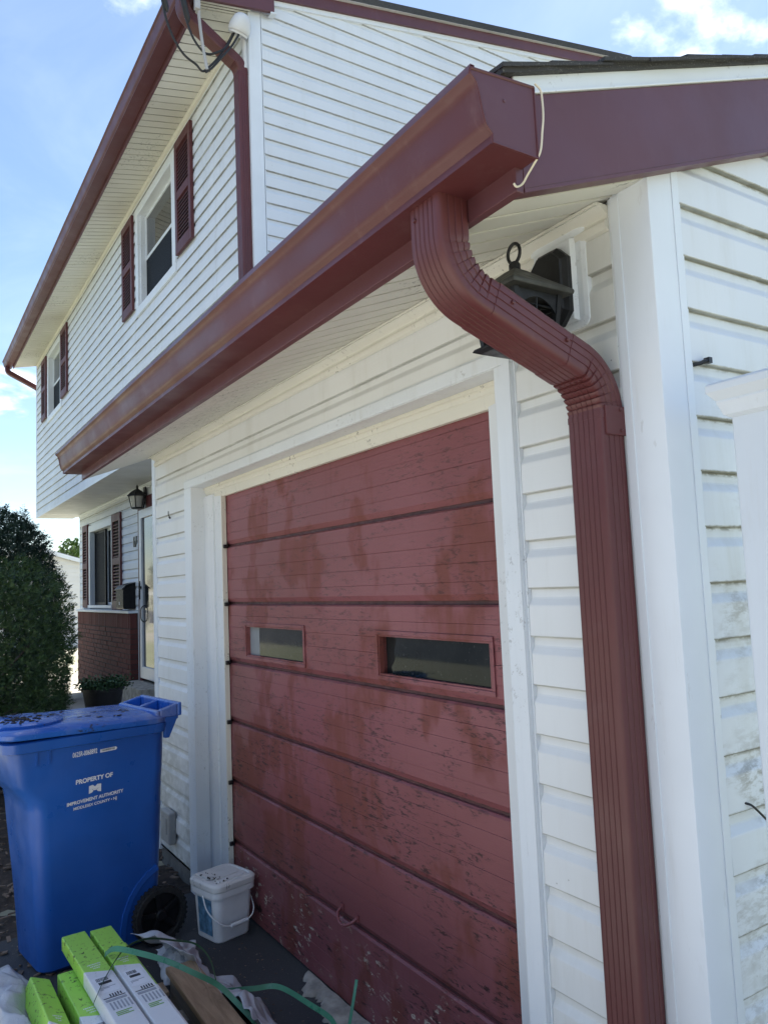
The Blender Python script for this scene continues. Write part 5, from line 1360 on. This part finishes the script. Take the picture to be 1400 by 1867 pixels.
# planter with herbs
pt = thing('planter', 'black round planter with leafy herbs on the porch', 'planter', (-8.2, .38, .19))
pc = (-7.95, .56)
MB().lathe([(.15, .19), (.16, .20), (.212, .545), (.228, .548), (.230, .580), (.214, .583), (.205, .55), (0, .53)], pc[0], pc[1], 28).build('pot', 'pot', pt, smooth=40)
rnd = random.Random(31); V = []; F = []
for k in range(420):
    th = rnd.uniform(0, 6.28); r = .2 * math.sqrt(rnd.random()); b0 = Vector((pc[0] + r * math.cos(th), pc[1] + r * math.sin(th), .55)); tp = b0 + Vector((math.cos(th) * .13 * rnd.random() + rnd.gauss(0, .03), math.sin(th) * .13 * rnd.random() + rnd.gauss(0, .03), rnd.uniform(.02, .14)))
    for j in range(4):
        a = Vector((rnd.gauss(0, 1), rnd.gauss(0, 1), rnd.gauss(.2, .5))).normalized(); l = rnd.uniform(.018, .038); wv = a.orthogonal().normalized() * l * .42; q = b0.lerp(tp, .4 + .2 * j)
        b = len(V); V += [q, q + a * l * .5 - wv, q + a * l, q + a * l * .5 + wv]; F.append((b, b + 1, b + 2, b + 3))
me = bpy.data.meshes.new('herbs'); me.from_pydata([tuple(v) for v in V], [], F); me.materials.append(M['leaf']); fo = bpy.data.objects.new('herbs', me); COL.objects.link(fo); setparent(fo, pt)
# ================================================================== NEIGHBOUR
nb = thing('neighbour_house', 'white sided neighbour house with a low gable seen past the shrubs', 'house', (-29, 4, 0))
gx = -26.0; y0, y1 = -1.2, 5.6; ez, pz, pyk = 2.15, 3.15, 2.3
MB().box(gx - 9, gx - .02, y0, y1, -.1, ez).add([(gx - .02, y0, ez), (gx - .02, y1, ez), (gx - .02, pyk, pz), (gx - 9, y0, ez), (gx - 9, y1, ez), (gx - 9, pyk, pz)], [(0, 1, 2), (3, 5, 4), (0, 2, 5, 3), (1, 4, 5, 2)]).build('wall', 'nb', nb)
zz = 0.0
while zz < pz - .1:
    a = y0 if zz < ez else y0 + (zz - ez) / (pz - ez) * (pyk - y0); b = y1 if zz < ez else y1 - (zz - ez) / (pz - ez) * (y1 - pyk)
    MB().loft([[(gx - .02 + d, y, zz + q) for d, q in ((0, 0), (.03, 0), (.006, .13), (0, .13))] for y in (a, b)]).build('siding_plank', 'nb', nb); zz += .14
MB().loft([[(x, y, z) for y, z in ((y0 - .35, ez - .1), (pyk, pz + .03), (y1 + .35, ez - .1), (y1 + .35, ez + .02), (pyk, pz + .16), (y0 - .35, ez + .02))] for x in (gx - 9.2, gx + .12)]).build('roof', 'nb_roof', nb)
MB().loft([[(x, y, z) for y, z in ((y0 - .36, ez - .12), (pyk, pz + .0), (y1 + .36, ez - .12), (y1 + .36, ez + .0), (pyk, pz + .14), (y0 - .36, ez + .0))] for x in (gx + .121, gx + .15)]).build('rake_board', 'trim', nb)

# ================================================================== TREES ACROSS THE STREET (seen mirrored in the panes)
def tree_line():
    rnd = random.Random(44); V = []; F = []
    cr = [(-84 + 6.0 * k + rnd.uniform(-1.2, 1.2), -21 - rnd.uniform(0, 5), rnd.uniform(3.4, 4.6), rnd.uniform(2.6, 3.6)) for k in range(20)]
    for cx_, cy_, cz, rr_ in cr:
        for k in range(1500):
            d = Vector((rnd.gauss(0, 1), rnd.gauss(0, 1), rnd.gauss(0, 1))).normalized(); q = (1 + .3 * mnoise.noise(d * 2.5 + Vector((cx_, 0, 0)))) * rnd.random() ** .3
            p = Vector((cx_ + d.x * rr_ * q, cy_ + d.y * rr_ * q, max(.1, cz + d.z * cz * .95 * q))); a = Vector((rnd.gauss(0, 1), rnd.gauss(0, 1), rnd.gauss(0, 1))).normalized() * rnd.uniform(.2, .38); b_ = a.orthogonal().normalized() * .18
            b = len(V); V.extend([p - b_, p + a, p + b_, p - a]); F.append((b, b + 1, b + 2, b + 3))
    me = bpy.data.meshes.new('tree_line'); me.from_pydata([tuple(v) for v in V], [], F); me.materials.append(M['yew_dark'])
    o = bpy.data.objects.new('tree_line', me); COL.objects.link(o); struct(o, 'stuff')
    o['label'] = 'dark belt of trees across the street, mirrored in the window panes'; o['category'] = 'trees'
tree_line()
